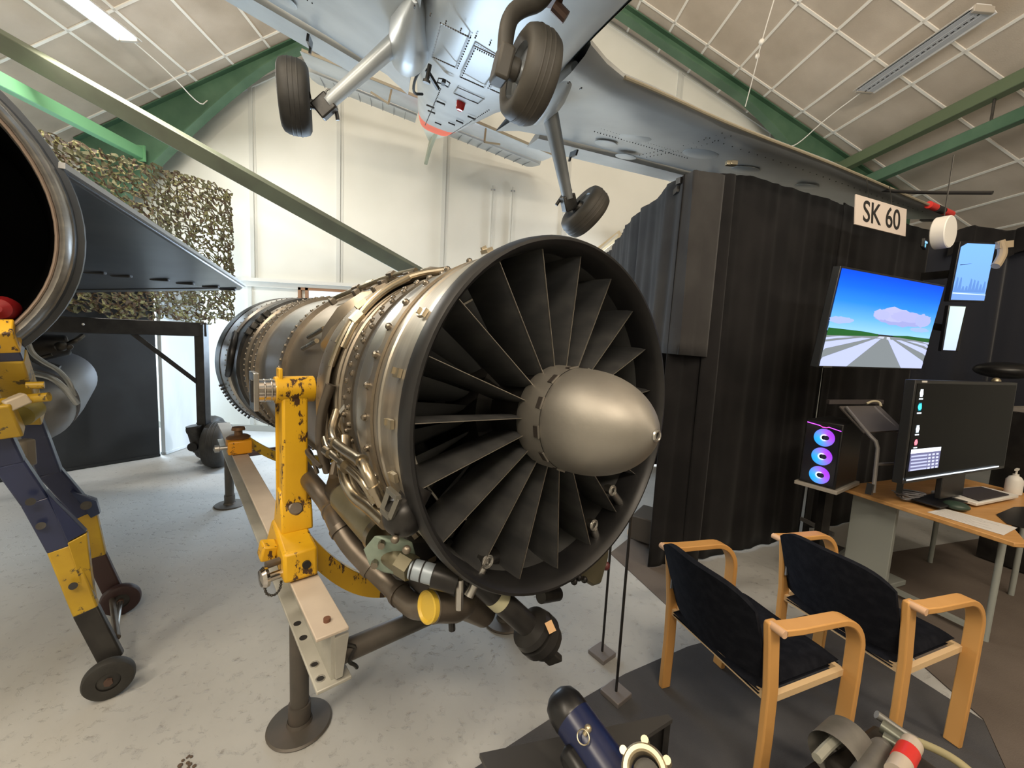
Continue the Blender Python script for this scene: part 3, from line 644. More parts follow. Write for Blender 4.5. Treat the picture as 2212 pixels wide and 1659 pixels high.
# front yoke: post, clamp box, trunnion (numbers written for the left side, negative x)
for sgn in (-1, 1):
    X = lambda v: v*-sgn
    ys = .98; zs = 1.408
    po = MB().box((X(-.545), ys, 1.135), (.095, .085, .50)).build('yoke_post', YELLOW, ST, bev=.010)
    MB().box((X(-.545), ys+.05, 1.13), (.112, .012, .50)).build('post_flange', YELLOW, po, bev=.003)
    sl_ = MB().cyl((X(-.468), ys, zs), (X(-.612), ys, zs), .054, n=32).build('trunnion_sleeve', YELLOW, ST, bev=.003)
    MB().prism([(X(-.600), ys-.034, zs), (X(-.600), ys+.034, zs), (X(-.600), ys+.026, zs+.088), (X(-.600), ys-.026, zs+.088)], (X(.014), 0, 0)).build('lug', YELLOW, sl_, bev=.003)
    pn = MB().cyl((X(-.612), ys, zs), (X(-.672), ys, zs), .044, n=32).build('trunnion_pin', CHROME, ST)
    MB().cyl((X(-.470), ys, zs), (X(-.42), ys, zs), .034, n=24).build('trunnion_stub', STEELD, ST)
    for q in (-.625, -.648): MB().torus((X(q), ys, zs), (1, 0, 0), .044, .003, 32, 8).build('groove', CHROME, pn)
    MB().box((X(-.680), ys, zs), (.018, .115, .145)).build('pin_plate', CHROME, pn, bev=.002)
    MB().box((X(-.690), ys-.01, zs), (.004, .035, .085)).build('plate_slot', INK, pn)
    cb = MB().prism([(X(-.632), .715, .726), (X(-.632), 1.10, .726), (X(-.610), 1.08, .835), (X(-.632), .73, .835)], (X(.118), 0, 0)).build('clamp_box', YELLOW, ST, bev=.012)
    MB().prism([(X(-.605), .90, .83), (X(-.605), 1.07, .83), (X(-.600), 1.03, .99), (X(-.600), .97, .99), (X(-.605), .915, .90)], (X(.118), 0, 0)).build('post_shoe', YELLOW, po, bev=.008)
    MB().revolve((X(-.547), .938, .915), (0, -.85, .5), [(0, .030), (.010, .030), (.016, .022), (.016, 0)], 24).build('pivot_bolt', PIPED, ST)
    MB().box((X(-.655), .89, .79), (.055, .08, .06), Matrix.Rotation(.2, 3, 'Y')).build('latch_block', YELLOW, cb, bev=.008)
    MB().cyl((X(-.556), .722, .780), (X(-.556), .712, .780), .015, n=16).build('hole', INK, cb)
    kn = MB().cyl((X(-.62), .76, .752), (X(-.675), .75, .752), .016, n=16).build('locking_pin', CHROME, ST)
    MB().revolve((X(-.675), .75, .760), (X(-1), -.15, 0), [(0, .02), (.004, .036), (.014, .038), (.026, .03), (.03, 0)], 24).build('knob', CHROME, kn)
    MB().cyl((X(-.635), .78, .792), (X(-.68), .77, .792), .014, n=14).build('collar', PIPED, kn)
    b = MB(); b.tube([(X(-.69), .735, .73), (X(-.685), .735, .70), (X(-.66), .735, .685), (X(-.64), .74, .70), (X(-.635), .745, .73)], lambda t: .0035+.002*(int(t*26) % 2), n=8, smooth=3)
    b.build('chain', STEELD, kn)
# curved cradle bar beneath the engine
b = MB(); secs = []
N_ = 40
for i in range(N_+1):
    u = -1+2*i/N_; x = .50*u; z = .80-.375*(1-abs(u)**2.2); h = .085+.05*abs(u)
    secs.append([(x, .99-.02, z-h), (x, .99+.02, z-h), (x, .99+.02, z), (x, .99-.02, z)])
b.loft(secs, True, True, True).build('cradle_bar', YELLOW, ST, bev=.003)
# rear clamps
for sgn in (-1, 1):
    x = .56*sgn
    c = MB().box((x, 2.70, .775), (.15, .17, .10)).build('rear_clamp', ORNG, ST, bev=.010)
    q = MB().revolve((x, 2.72, .825), (0, 0, 1), [(0, .075), (.012, .078), (.024, .06), (.026, .028), (.06, .026), (.064, .045), (.085, .04), (.088, 0)], 18).build('clamp_screw', mat('clamp_brown', (.17, .09, .04), .5, .3) if sgn < 0 else bpy.data.materials['clamp_brown'], c)
    MB().revolve((x+.075*sgn, 2.66, .775), (sgn, 0, 0), [(0, .016), (.045, .016), (.048, .026), (.075, .026), (.085, 0)], 18).build('clamp_knob', ALU, c)
b = MB(); secs = []
for i in range(N_+1):
    u = -1+2*i/N_; x = .50*u; z = .84-.22*(1-abs(u)**2.3)
    secs.append([(x, 2.68, z-.08), (x, 2.72, z-.08), (x, 2.72, z), (x, 2.68, z)])
b.loft(secs, True, True, True).build('cradle_bar', YELL2, ST, bev=.003)
# ================================================================= SUSPENDED LIGHT AIRCRAFT (local: x to the viewer's right, y to the tail, z up)
AS = .88
RA = ((0.94436, -0.24540, 0.21902), (0.28606, 0.94141, -0.17863), (-0.16236, 0.23134, 0.95923))
AC = thing('light_aircraft', 'grey light aircraft with three fixed wheels hanging nose-on under the roof', 'aircraft',
           mat=Matrix.Translation((-.1332, 2.4015, 3.1705)) @ Matrix(RA).to_4x4())
class AB(MB):
    def build(s, *a, **k):
        s.v = [(x*AS, y*AS, z*AS) for x, y, z in s.v]; return MB.build(s, *a, **k)
def sect(y, hw, zb, zt, n=28, e=3.2):
    out = []
    for i in range(n):
        a = 2*PI*i/n; c, s = math.cos(a), math.sin(a)
        out.append((hw*math.copysign(abs(c)**(2/e), c), y, (zb+zt)/2+(zt-zb)/2*math.copysign(abs(s)**(2/e), s)))
    return out
FS = [(-2.55, .20, .02, .45), (-2.5, .30, -.06, .52), (-2.2, .35, -.17, .58), (-1.6, .38, -.21, .66), (-1.0, .405, -.21, .85), (-.5, .44, -.205, 1.0), (-.2, .50, -.20, 1.05), (.35, .50, -.135, 1.05), (.85, .42, -.062, .98), (1.6, .37, .03, .82), (2.4, .32, .13, .74), (2.9, .295, .19, .71)]
AB().loft([sect(*q) for q in FS], True, True, False).build('fuselage', AIRP, AC, ang=50)
FS2 = [(2.9, .295, .19, .71), (3.55, .235, .262, .68)]
AB().loft([sect(*q) for q in FS2]).build('tail_band', ORANGE, AC, ang=50)
AB().loft([sect(*q) for q in [(3.55, .235, .262, .68), (4.1, .12, .30, .64), (4.62, .03, .36, .60)]], True, False, True).build('tail_cone', AIRL, AC, ang=50)
# olive cowling side wrapped on the right of the nose
def skin(y, hw, zb, zt, a0, a1, n=14, e=3.2, off=.004):
    out = []
    for i in range(n+1):
        a = rad(a0+(a1-a0)*i/n); c, q = math.cos(a), math.sin(a)
        out.append(((hw+off)*math.copysign(abs(c)**(2/e), c), y, (zb+zt)/2+((zt-zb)/2+off)*math.copysign(abs(q)**(2/e), q)))
    return out
AB().loft([skin(-2.5, .30, -.06, .52, -47, 45), skin(-2.2, .35, -.17, .58, -47, 45), skin(-1.6, .38, -.21, .66, -46, 45), skin(-1.0, .405, -.21, .85, -45, 45), skin(-.62, .430, -.207, .95, -42, 45)], closed=False).build('cowling_side', AIRO, AC)
def foil(y0, ch, z, x, th):
    pr = [(0, 0), (.02, .35), (.10, .8), (.3, 1), (.6, .7), (1, .04), (1, -.04), (.6, -.45), (.3, -.65), (.10, -.55), (.02, -.28)]
    return [(x, y0+ch*s, z+th*t*.5) for s, t in pr]
WS = [(.40, -.75, 1.95, -.03, .24), (.58, -.57, 1.66, .015, .22), (.75, -.46, 1.54, .045, .20), (1.0, -.40, 1.47, .09, .185), (1.7, -.25, 1.31, .185, .165), (2.8, -.17, 1.18, .32, .14), (3.95, -.03, .90, .455, .11), (4.9, .10, .62, .575, .075), (5.10, .20, .44, .60, .03)]
for sg in (1, -1):
    wg = AB().loft([foil(y0, ch, z, x*sg, th) for x, y0, ch, z, th in WS], True, False, True).build('wing', AIRP if sg < 0 else mat('wing_grey', (.36, .385, .40), .36, .3, (.44, .47, .48), 2.4, .35, .7, .03, 10), AC, ang=50)
    fl_ = []
    for x, y0, y1, z in ((.78, 1.085, 1.42, .02), (1.2, 1.09, 1.44, .08), (2.75, 1.03, 1.33, .27)):
        fl_.append([(x*sg, y0, z+.055), (x*sg, y0+.02, z), (x*sg, y1, z-.02), (x*sg, y1, z-.008), (x*sg, (y0+y1)/2, z+.065)])
    AB().loft(fl_, True, True, True).build('flap', AIRP, wg, ang=50)
    ai = []
    for x, y0, y1, z in ((2.82, 1.02, 1.28, .315), (3.9, .88, 1.06, .45), (4.8, .72, .86, .565)):
        ai.append([(x*sg, y0, z+.03), (x*sg, y0, z-.02), (x*sg, y1, z-.004), (x*sg, y1, z+.006)])
    AB().loft(ai, True, True, True).build('aileron', AIRP, wg, ang=50)
    h = AB()
    for x, y, z in ((1.16, 1.07, .02), (2.72, 1.0, .235)): h.box((x*sg, y+.04, z), (.018, .16, .05)).box((x*sg, y+.10, z-.03), (.016, .03, .06))
    h.build('hinge_bracket', STEELD, wg)
    # fairing strips, round hatches, leading-edge wear strip
    for x, y, r in ((1.35, .36, .13), (1.28, .72, .10), (1.62, .95, .10), (1.95, .30, .14), (2.5, .36, .12), (3.2, .32, .10)):
        z = .02+.117*x-.105; AB().revolve((x*sg, y, z+.022 if x < 1.5 else z+.025), Vector((sg*.117, 0, -1)), [(0, r), (.004, r), (.006, r-.006), (.006, 0)], 28).build('access_panel', AIRP, wg)
    rv = AB()
    for x0, x1, fy in ((1.05, 2.0, .60), (1.05, 2.0, .52), (1.7, 4.6, .15)):
        for i in range(34):
            x = x0+(x1-x0)*i/33
            for k in range(len(WS)-1):
                if WS[k][0] <= x <= WS[k+1][0]:
                    u = (x-WS[k][0])/(WS[k+1][0]-WS[k][0]); q = [WS[k][j]+u*(WS[k+1][j]-WS[k][j]) for j in range(5)]
            lw = .5*q[4]*(.62 if fy < .3 else .50); rv.sphere((x*sg, q[1]+q[2]*fy, q[3]-lw*.96), .0045, 8, 4)
    for fy in [i/22 for i in range(1, 20)]:
        for xx in (1.72, 1.80):
            z = .187+.117*(xx-1.7)-.5*.165*(.62 if .1 < fy < .4 else .5)*(1 if fy < .6 else (1.25-fy)/.65)
            rv.sphere((xx*sg, -.25+1.31*fy, z), .0045, 8, 4)
    tag(rv.build('rivet', STEELD, wg), kind='stuff')
    AB().tube([(x*sg, y0-.004, z) for x, y0, ch, z, th in WS[2:8]], .012, n=8).build('leading_edge_strip', mat('edge_olive', (.24, .21, .15), .5) if sg > 0 else bpy.data.materials['edge_olive'], wg)
    if sg > 0:
        for k, (x0, x1, m_) in enumerate(((4.42, 4.56, RED), (4.60, 4.72, INK), (4.73, 4.90, RED))):
            u = lambda x: (.455+(x-3.95)*.1263, -.03+(x-3.95)*.137)
            AB().tube([(x0, u(x0)[1]-.006, u(x0)[0]), (x1, u(x1)[1]-.006, u(x1)[0])], .034, n=12, smooth=0).build('tip_marking', m_, wg)
        AB().tube([(3.70, .02, .42), (3.72, -.25, .38), (3.78, -.75, .36)], .014, n=8).build('pitot_tube', INK, wg)
        AB().sphere((5.12, .28, .60), .05, 14, 8).box((5.14, .40, .61), (.05, .16, .05)).build('tip_light', STEELD, wg)
# tailplane: fixed part and elevator each side
for sg in (1, -1):
    tp = AB().loft([foil(y0, ch, .50, x*sg, th) for x, y0, ch, th in ((.22, 3.17, .72, .10), (1.0, 3.2, .66, .085), (1.62, 3.22, .60, .06), (1.67, 3.28, .48, .02))], True, True, True).build('tailplane', AIRP, AC, ang=50)
    e = AB().loft([[(x*sg, y0, .535), (x*sg, y0, .47), (x*sg, y1, .495), (x*sg, y1, .505)] for x, y0, y1 in ((.26, 3.91, 4.46), (1.64, 3.86, 4.44), (1.70, 3.92, 4.32))], True, True, True).build('elevator', AIRP, tp, ang=50)
    rb = AB()
    for i in range(8): x = .42+i*.16; rb.box((x*sg, 4.17, .478), (.008, .46, .012))
    rb.build('rib', AIRD, e); AB().bar((.3*sg, 3.16, .50), (1.64*sg, 3.215, .50), .02, .03).build('edge_strip', bpy.data.materials['edge_olive'], tp)
    b = AB(); x = .62*sg; b.bar((x, 3.20, .47), (x, 3.06, .28), .022, .022).bar((x, 3.06, .28), (x+.22*sg, 3.12, .34), .022, .022)
    b.build('step_strut', bpy.data.materials['edge_olive'], AC)
AB().prism([(0, 3.5, .27), (0, 4.55, .37), (0, 4.72, .02), (0, 4.58, .0), (0, 4.2, .18)], (.05, 0, 0)).build('ventral_fin', mat('fin_olive', (.33, .35, .26), .5), AC, bev=.008)
AB().prism([(-.02, 3.3, .66), (-.02, 4.0, 1.75), (-.02, 4.55, 1.75), (-.02, 4.6, .62)], (.05, 0, 0)).build('tail_fin', AIRP, AC, bev=.01)
# main gear legs, fairings, wheels
TYRE = [(-.085, .14), (-.098, .165), (-.100, .195), (-.085, .222), (-.055, .236), (-.02, .241), (.02, .241), (.055, .236), (.085, .222), (.100, .195), (.098, .165), (.085, .14)]
def wheel(c, ax, k, par, mt, bld=AB, hubm=None):
    c = Vector(c); wl = bld().revolve(c, ax, [(a*k, r*k) for a, r in TYRE], 48).build('wheel', mt, par, ang=40)
    g = bld()
    for t in (-.03, 0, .03): g.revolve(c, ax, [((t-.006)*k, .2405*k), ((t-.002)*k, .2432*k), ((t+.002)*k, .2432*k), ((t+.006)*k, .2405*k)], 48)
    g.build('tread_rib', mt, wl)
    bld().revolve(c, ax, [(-.075*k, 0), (-.075*k, .05*k), (-.05*k, .06*k), (-.05*k, .13*k), (-.085*k, .145*k), (.085*k, .145*k), (.05*k, .13*k), (.05*k, .06*k), (.075*k, .05*k), (.075*k, 0)], 36).build('hub', hubm or AIRD, wl)
    return wl
LIGHTS = {}
for sg, whl, ax in ((-1, (-.985, .02, -.585), (1, .12, .20)), (1, (.965, .0, -.62), (1, -.08, -.45))):
    top = Vector((.43*sg, -.02, -.02)); bot = Vector((.815*sg, .02, -.575 if sg > 0 else -.55))
    st_ = AB()
    secs = []
    d = (bot-top).normalized(); xx = d.cross(Vector((0, 1, 0))).normalized()
    for q, rx, ry in ((-.10, .055, .10), (.1, .05, .085), (.6, .042, .062), (1.0, .036, .05)):
        p = top.lerp(bot, q); secs.append([p+xx*rx*math.cos(2*PI*i/20)+Vector((0, 1, 0))*ry*math.sin(2*PI*i/20) for i in range(20)])
    lg = st_.loft(secs, True, True, True).build('gear_leg', AIRD if sg > 0 else AIRP, AC, ang=60)
    fr = []
    for y, s_ in ((-.50, .02), (-.38, .06), (-.15, .115), (.05, .125), (.22, .09), (.36, .02)):
        c = Vector((.43*sg, y, -.055+.02*sg)); fr.append([c+Vector((s_*1.0*math.cos(2*PI*i/18), 0, s_*1.4*math.sin(2*PI*i/18))) for i in range(18)])
    AB().loft(fr, True, True, True).build('gear_fairing', AIRP, AC, ang=60)
    w_ = Vector(whl)
    AB().bar(bot-d*.03, bot+d*.08, .075, .10).bar(bot+d*.04, w_, .045, .045).build('axle_block', STEELD, lg, bev=.008)
    AB().revolve(w_.lerp(bot, .18), (bot-w_), [(0, .11), (.02, .11), (.025, .05), (.05, .045)], 28).cyl(bot+Vector((-.06*sg, .04, -.06)), bot+Vector((-.02*sg, .04, .05)), .012, n=8).build('brake_disc', STEELD, lg)
    AB().torus(bot+Vector((-.0, .03, .06)), (0, 1, 0), .022, .005, 16, 6).build('tie_ring', STEELD, lg)
    wheel(whl, ax, .80, AC, RUBBER if sg < 0 else RUBB2)
# nose leg with the curved half fork
NW = Vector((0, -1.40, -.52)); NA = (1, .10, .02)
AB().tube([(.0, -1.36, -.05), (.0, -1.36, -.22), (-.015, -1.355, -.285), (-.075, -1.35, -.325), (-.105, -1.36, -.37), (-.108, -1.38, -.43), (-.098, -1.40, -.50)], lambda t: .032-.006*t, n=16).build('nose_fork', RUBB2, AC)
AB().cyl((0, -1.36, -.15), (0, -1.36, -.27), .055, n=20).cyl((.03, -1.36, -.28), (.08, -1.37, -.30), .02, n=10).build('nose_strut', mat('strut_rust', (.11, .065, .05), .45, .3), AC)
AB().box((-.10, -1.40, -.525), (.05, .10, .10)).cyl((-.10, -1.4, -.52), (-.04, -1.4, -.52), .035, n=16).build('axle_block', RUBB2, AC, bev=.008)
wheel(NW, NA, .60, AC, RUBB2, AB)
# belly details
AB().revolve((-.015, .60, -.085), (0, -.12, -1), [(0, .048), (.006, .048), (.008, .04)], 24).build('light_base', AIRD, AC)
AB().revolve((-.015, .60, -.093), (0, -.12, -1), [(0, .034), (.05, .032), (.064, .022), (.066, 0)], 24).build('beacon_light', REDG, AC)
def seam(pts, m_=None): AB().tube(pts, .0035, n=6, smooth=0).build('panel_seam', m_ or AIRD, AC)
bz = lambda y: -.2105 if y < -.2 else (-.2105+(y+.2)*.137 if y < .35 else -.136+(y-.35)*.146)
for x0, x1, y0, y1 in ((-.13, .02, -.64, -.20), (.05, .20, -.66, -.22), (-.30, -.17, -.70, -.30), (-.10, .08, .12, .36)):
    seam([(x0, y0, bz(y0)), (x1, y0, bz(y0)), (x1, y1, bz(y1)), (x0, y1, bz(y1)), (x0, y0, bz(y0))])
b = AB()
for x0, x1, y0, y1 in ((-.12, .02, -.62, -.20), (.04, .20, -.64, -.22), (-.30, -.16, -.70, -.30), (-.42, .42, -.74, -.72)):
    for i in range(13):
        for x, y in ((x0, y0+(y1-y0)*i/12), (x1, y0+(y1-y0)*i/12), (x0+(x1-x0)*i/12, y0), (x0+(x1-x0)*i/12, y1)): b.sphere((x, y, -.2105), .004, 6, 4)
for i in range(36): y = .4+i*.07; b.sphere((.17-.02*i/36, y, -.13+.12*(y-.4)-.002), .005, 6, 4); b.sphere((-.19+.03*i/36, y, -.13+.12*(y-.4)-.002), .005, 6, 4)
tag(b.build('rivet', STEELD, AC), kind='stuff')
b = AB()
for sg in (-1, 1): b.bar((-.20+.035*sg, -.05, -.215), (-.20+.035*sg, .03, -.215), .006, .006).bar((-.20+.035*sg, .03, -.215), (-.20+.012*sg, .035, -.21), .006, .006).bar((-.20+.035*sg, -.05, -.215), (-.20+.012*sg, -.05, -.21), .006, .006)
b.box((-.20, -.01, -.212), (.022, .06, .02)); b.build('step_bracket', INK, AC)
b = AB()
for x, y in ((-.14, .95), (-.20, 1.35), (-.17, 1.65), (.14, 1.05), (.06, 1.9), (.10, 1.55), (-.05, 2.3)):
    z = -.062+(y-.85)*.122-.012; b.bar((x-.035, y, z), (x+.035, y, z), .008, .012).bar((x+.035, y, z), (x+.035, y+.05, z+.006), .006, .012)
b.build('drain_slot', STEELD, AC)
AB().tube([(-.34, .10, -.15), (-.37, .22, -.20), (-.36, .35, -.24), (-.30, .42, -.20)], .009, n=8).build('step_tube', INK, AC)
AB().bar((-.31, -.05, -.20), (-.22, .05, -.24), .018, .018).cyl((-.30, -.12, -.19), (-.30, -.12, -.27), .012, n=8).cyl((-.30, -.12, -.27), (-.30, -.12, -.285), .022, n=10).build('drain_mast', STEELD, AC)

# ================================================================= DELTA-WINGED FIGHTER AT THE LEFT EDGE
FT = thing('fighter_aircraft', 'dark grey delta-winged jet aircraft with a round black opening at the left edge', 'aircraft', (-1.99, 1.195, 0))
FA = Vector((-.707, .690, .10)).normalized(); FC = Vector((-1.992, 1.195, 1.956))
def frev(name, prof, m, n=72, parent=FT, ang=35): return MB().revolve(FC, FA, prof, n).build(name, m, parent, world=True, ang=ang)
frev('nozzle_lip', [(.10, .555), (.02, .565), (.0, .572), (-.006, .580), (.004, .590), (.05, .600), (.055, .606)], FLIP)
frev('fuselage', [(.055, .606), (.09, .615), (.095, .634), (.15, .640), (.6, .640), (1.4, .60), (2.3, .48)], FGREY)
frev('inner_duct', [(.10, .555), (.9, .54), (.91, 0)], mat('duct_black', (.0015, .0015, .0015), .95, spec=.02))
MB().torus(FC+FA*.02, FA, .560, .006, 72, 8).build('lip_ring', mat('lip_brown', (.24, .18, .14), .4, .5), FT, world=True)
def cs(x, y, z): return Vector((x*.85, y*.85, 1.65+(z-1.65)*.85))
A = cs(-1.88, 1.80, 2.290); Bp = cs(-2.96, 4.99, 2.108); Dp = cs(-5.1, 5.0, 1.93); Cp = Vector((-2.6194, 4.38, 1.9091)); R0 = cs(-3.2, 2.2, 2.12) 
nw = (Bp-A).cross(Dp-A).normalized()
if nw.z < 0: nw = -nw
Cp = Cp - nw*((Cp-A).dot(nw))
A = A.lerp(Bp, .045); R0 = Vector((-3.05, 2.93, 2.0))
wing = MB().prism([A, Bp, Cp, Dp, R0-nw*((R0-A).dot(nw))], nw*.05).build('delta_wing', FGREY, FT, world=True, bev=.012)
MB().bar(A+nw*.025, Bp+nw*.025, .045, .022).build('edge_strip', mat('edge_lit', (.33, .335, .33), .4, .3), wing, world=True)  # paler strip paints the light caught along the wing edge
HFS = [(-3.1115, 3.3626, 2.0153), (-3.0415, 3.5069, 2.0169), (-2.892, 3.6983, 2.0238), (-2.8261, 3.8973, 2.0235), (-2.7353, 4.0958, 2.0253), (-2.6904, 4.2765, 2.0238)]
for q in HFS: MB().box(Vector(q), (.15, .04, .03), Matrix.Rotation(.02, 3, 'Z')).build('hinge_fairing', INK, wing, world=True, bev=.01)
v = (Cp-Dp).normalized(); b = MB(); e0 = Dp.lerp(A, .07); e1 = Cp.lerp(A, .06)
b.bar(e0-nw*.004, e1-nw*.004, .012, .006); b.build('elevon_joint', INK, wing, world=True)
# under-fuselage bulge with pipes
TKC = Vector((-2.2985, 2.0946, 1.1876)); TKA = Vector((.62, -.78, -.05)).normalized()
o = MB().revolve(TKC, TKA, [(-.9, .16), (-.3, .17), (0, .168), (.10, .155), (.16, .125), (.195, .075), (.21, .0)], 40).build('ventral_tank', mat('tank_grey', (.24, .24, .245), .4, .5, (.30, .30, .30), 6), FT, world=True)
MB().revolve(TKC+Vector((0, 0, .02)), TKA, [(-.9, .182), (-.25, .188), (-.03, .182), (-.03, .170), (-.9, .166)], 40).build('tank_cowl', mat('cowl_blue', (.17, .18, .21), .4, .4), o, world=True)
W_ = [(-2.0596, 1.8471, 1.5251), (-2.0149, 1.8337, 1.4185), (-1.9983, 1.8612, 1.401), (-1.9446, 1.8774, 1.3878), (-1.9167, 1.9011, 1.3388), (-1.9078, 1.9252, 1.2852), (-1.9103, 1.9429, 1.261)]
MB().tube(W_, .012, n=10).build('rim_pipe', mat('rim_pale', (.42, .45, .47), .35, .6), FT, world=True)
W_ = [(-2.0577, 1.8984, 1.5348), (-2.0575, 1.9131, 1.4832), (-2.0373, 1.9383, 1.4455), (-2.0049, 1.9636, 1.4136), (-1.9697, 1.9759, 1.3559), (-1.9657, 1.9887, 1.2889)]
MB().tube(W_, .010, n=10).build('rim_pipe', bpy.data.materials['rim_pale'], FT, world=True)
W_ = [(-2.1185, 1.9502, 1.5209), (-2.1223, 1.9653, 1.4718), (-2.0986, 1.9905, 1.4354), (-2.0519, 2.016, 1.412)]
MB().tube(W_, .016, n=10).build('rim_pipe', FGREY, FT, world=True)
o = MB().cyl((-2.2851, 2.1064, 1.4949), (-2.1858, 2.2044, 1.5145), .075, .05, n=20).build('hook_housing', BLKM, FT, world=True, bev=.01)
MB().sphere((-2.101, 2.0794, 1.5135), .024).sphere((-2.0858, 2.0986, 1.5117), .017).build('hook_ball', STEELD, o, world=True)
MB().tube([(-2.134, 2.1527, 1.5247), (-2.0999, 2.1529, 1.5426), (-2.1213, 2.2067, 1.5653)], .012, n=8).build('hook_lever', STEELD, o, world=True)
MB().tube([(-2.1921, 2.0461, 1.4432), (-2.1596, 2.0462, 1.4581), (-2.1332, 2.0665, 1.4719)], .008, n=8).build('hook_rod', STEELD, o, world=True)
MB().box((-2.35, 1.75, 1.33), (.36, .36, .22)).build('belly_block', FGREY, FT, world=True, bev=.05)
hl = MB().revolve((-1.8156, 1.5992, 1.6711), (.55, -.8, 0), [(-.08, .025), (-.05, .042), (0, .048), (.04, .036), (.055, .015), (.055, 0)], 24)
o = hl.build('red_lamp', mat('lamp_red_dark', (.22, .010, .012), .35), FT, world=True)
MB().cyl((-1.8137, 1.5948, 1.6304), (-1.8103, 1.5907, 1.5933), .036, .034, n=20).build('lamp_base', mat('lamp_base_dark', (.05, .035, .035), .4), o, world=True)

# ================================================================= BLUE AND YELLOW TOW BAR WITH SMALL WHEELS
TB = thing('tow_bar', 'blue and yellow tow bar leaning on two small black wheels at the lower left', 'tow bar', (-1.85, 1.95, 0))
def seg(path, cols, wd, ht, name):
    pts = [Vector(p) for p in path]; par = None
    for i in range(len(pts)-1):
        o = MB().bar(pts[i], pts[i+1]+(pts[i+1]-pts[i]).normalized()*.004, wd, ht, up=(.6, -.8, .1)).build(name, cols[i], par or TB, world=True, bev=.007)
        if par is None: par = o
    return par
NA_ = [(-1.6744, 1.7898, 0.1124), (-1.7834, 1.7995, 0.3453), (-1.8468, 1.775, 0.6555), (-1.8898, 1.731, 0.8861), (-1.9116, 1.6704, 1.0638), (-1.9028, 1.6158, 1.2176)]
n_ = [Vector(p) for p in NA_]
fa = seg(NA_, [BLKM, YELL2, BLUEP, BLUEP, BLUEP], .082, .05, 'near_arm')
MB().prism([(-1.803, 1.7562, 0.6878), (-1.7623, 1.7974, 0.7148), (-1.8291, 1.7467, 0.8716), (-1.8311, 1.7133, 0.9351)], (-.02, .03, 0)).build('gusset_plate', BLUEP, fa, world=True, bev=.004)
MB().prism([(-1.8028, 1.7558, 0.6838), (-1.7601, 1.7969, 0.7109), (-1.77, 1.8162, 0.5083), (-1.7622, 1.8209, 0.3668), (-1.7683, 1.7913, 0.3692)], (-.02, .03, 0)).build('gusset_plate', YELL2, fa, world=True, bev=.004)
for q in ((-1.7836, 1.7497, 0.4926), (-1.8512, 1.6755, 0.9021), (-1.8546, 1.7085, 0.7841)):
    p = Vector(q); vv = (Vector((0, 0, 1.65))-p).normalized(); MB().cyl(p, p+vv*.012, .015, n=16).build('pin_hole', INK if q[2] < .6 else STEELD, fa, world=True)
FA_ = [(-2.0898, 2.2788, 0.0749), (-2.1695, 2.2604, 0.3397), (-2.1589, 2.2084, 0.6138), (-2.1702, 2.0572, 0.8925), (-2.0703, 1.8857, 1.219)]
ga = seg(FA_, [mat('arm_maroon', (.035, .014, .014), .5), YELL2, BLUEP, BLUEP], .082, .05, 'far_arm')
MB().prism([(-2.1104, 2.0827, 0.7801), (-2.1095, 2.2134, 0.6835), (-2.1121, 2.2344, 0.5959), (-2.113, 2.1838, 0.5925)], (-.02, .03, 0)).build('gusset_plate', BLUEP, ga, world=True, bev=.004)
p = Vector((-2.0918, 2.142, 0.6828)); MB().cyl(p, p+(Vector((0, 0, 1.65))-p).normalized()*.02, .022, n=20).build('pivot_bolt', STEELD, ga, world=True)
MA_ = [(-1.9742, 1.8001, 1.2146), (-1.8952, 1.7089, 1.3399), (-1.7908, 1.5802, 1.5026)]
ma = seg(MA_, [YELL2, YELL2], .092, .07, 'mast')
MB().bar((-1.7908, 1.5802, 1.5026), (-1.7732, 1.5529, 1.5379), .088, .066, up=(.6, -.8, .1)).build('mast_band', BLUEP, ma, world=True, bev=.004); MB().bar((-1.7732, 1.5529, 1.5379), (-1.7391, 1.4984, 1.6091), .095, .075, up=(.6, -.8, .1)).build('mast_head', YELLOW, ma, world=True, bev=.004)
c0 = Vector((-1.7891, 1.5603, 1.3161)); c1 = Vector((-1.7659, 1.6126, 1.3442))
MB().bar(c0, c1, .045, .042).build('cross_clamp', mat('clamp_cream', (.55, .47, .36), .5), ma, world=True, bev=.006)
MB().cyl(c1-Vector((.02, 0, .01)), c1+Vector((.05, .03, -.0)), .018, n=14).build('clamp_screw', YELL2, ma, world=True)
MB().cyl(c1+Vector((-.0, 0, .045)), c1+Vector((.035, .03, .045)), .014, n=12).build('clamp_screw', YELL2, ma, world=True)
MB().cyl((-1.8486, 1.658, 1.2606), (-1.8706, 1.7217, 1.2822), .045, n=18).build('lower_ring', mat('ring_olive', (.24, .20, .05), .45), ma, world=True)
MB().bar((-1.8416, 1.6107, 1.1978), (-1.8061, 1.5427, 1.3319), .085, .06, up=(.6, -.8, .1)).build('side_mast', YELL2, ma, world=True, bev=.008)
MB().box(Vector((-2.023, 1.826, 1.0574)), (.05, .05, .12)).build('spacer', mat('spacer_tan', (.22, .19, .15), .5), TB, world=True, bev=.01)
f0 = Vector(NA_[0]); g0 = Vector(FA_[0])
wf, wb = Vector((-1.655, 1.755, .0885)), Vector((-2.03, 2.235, .0885)); ax = (wb-wf).normalized()
sm = [(-.026, .04), (-.028, .068), (-.022, .082), (-.010, .088), (.010, .088), (.022, .082), (.028, .068), (.026, .04)]
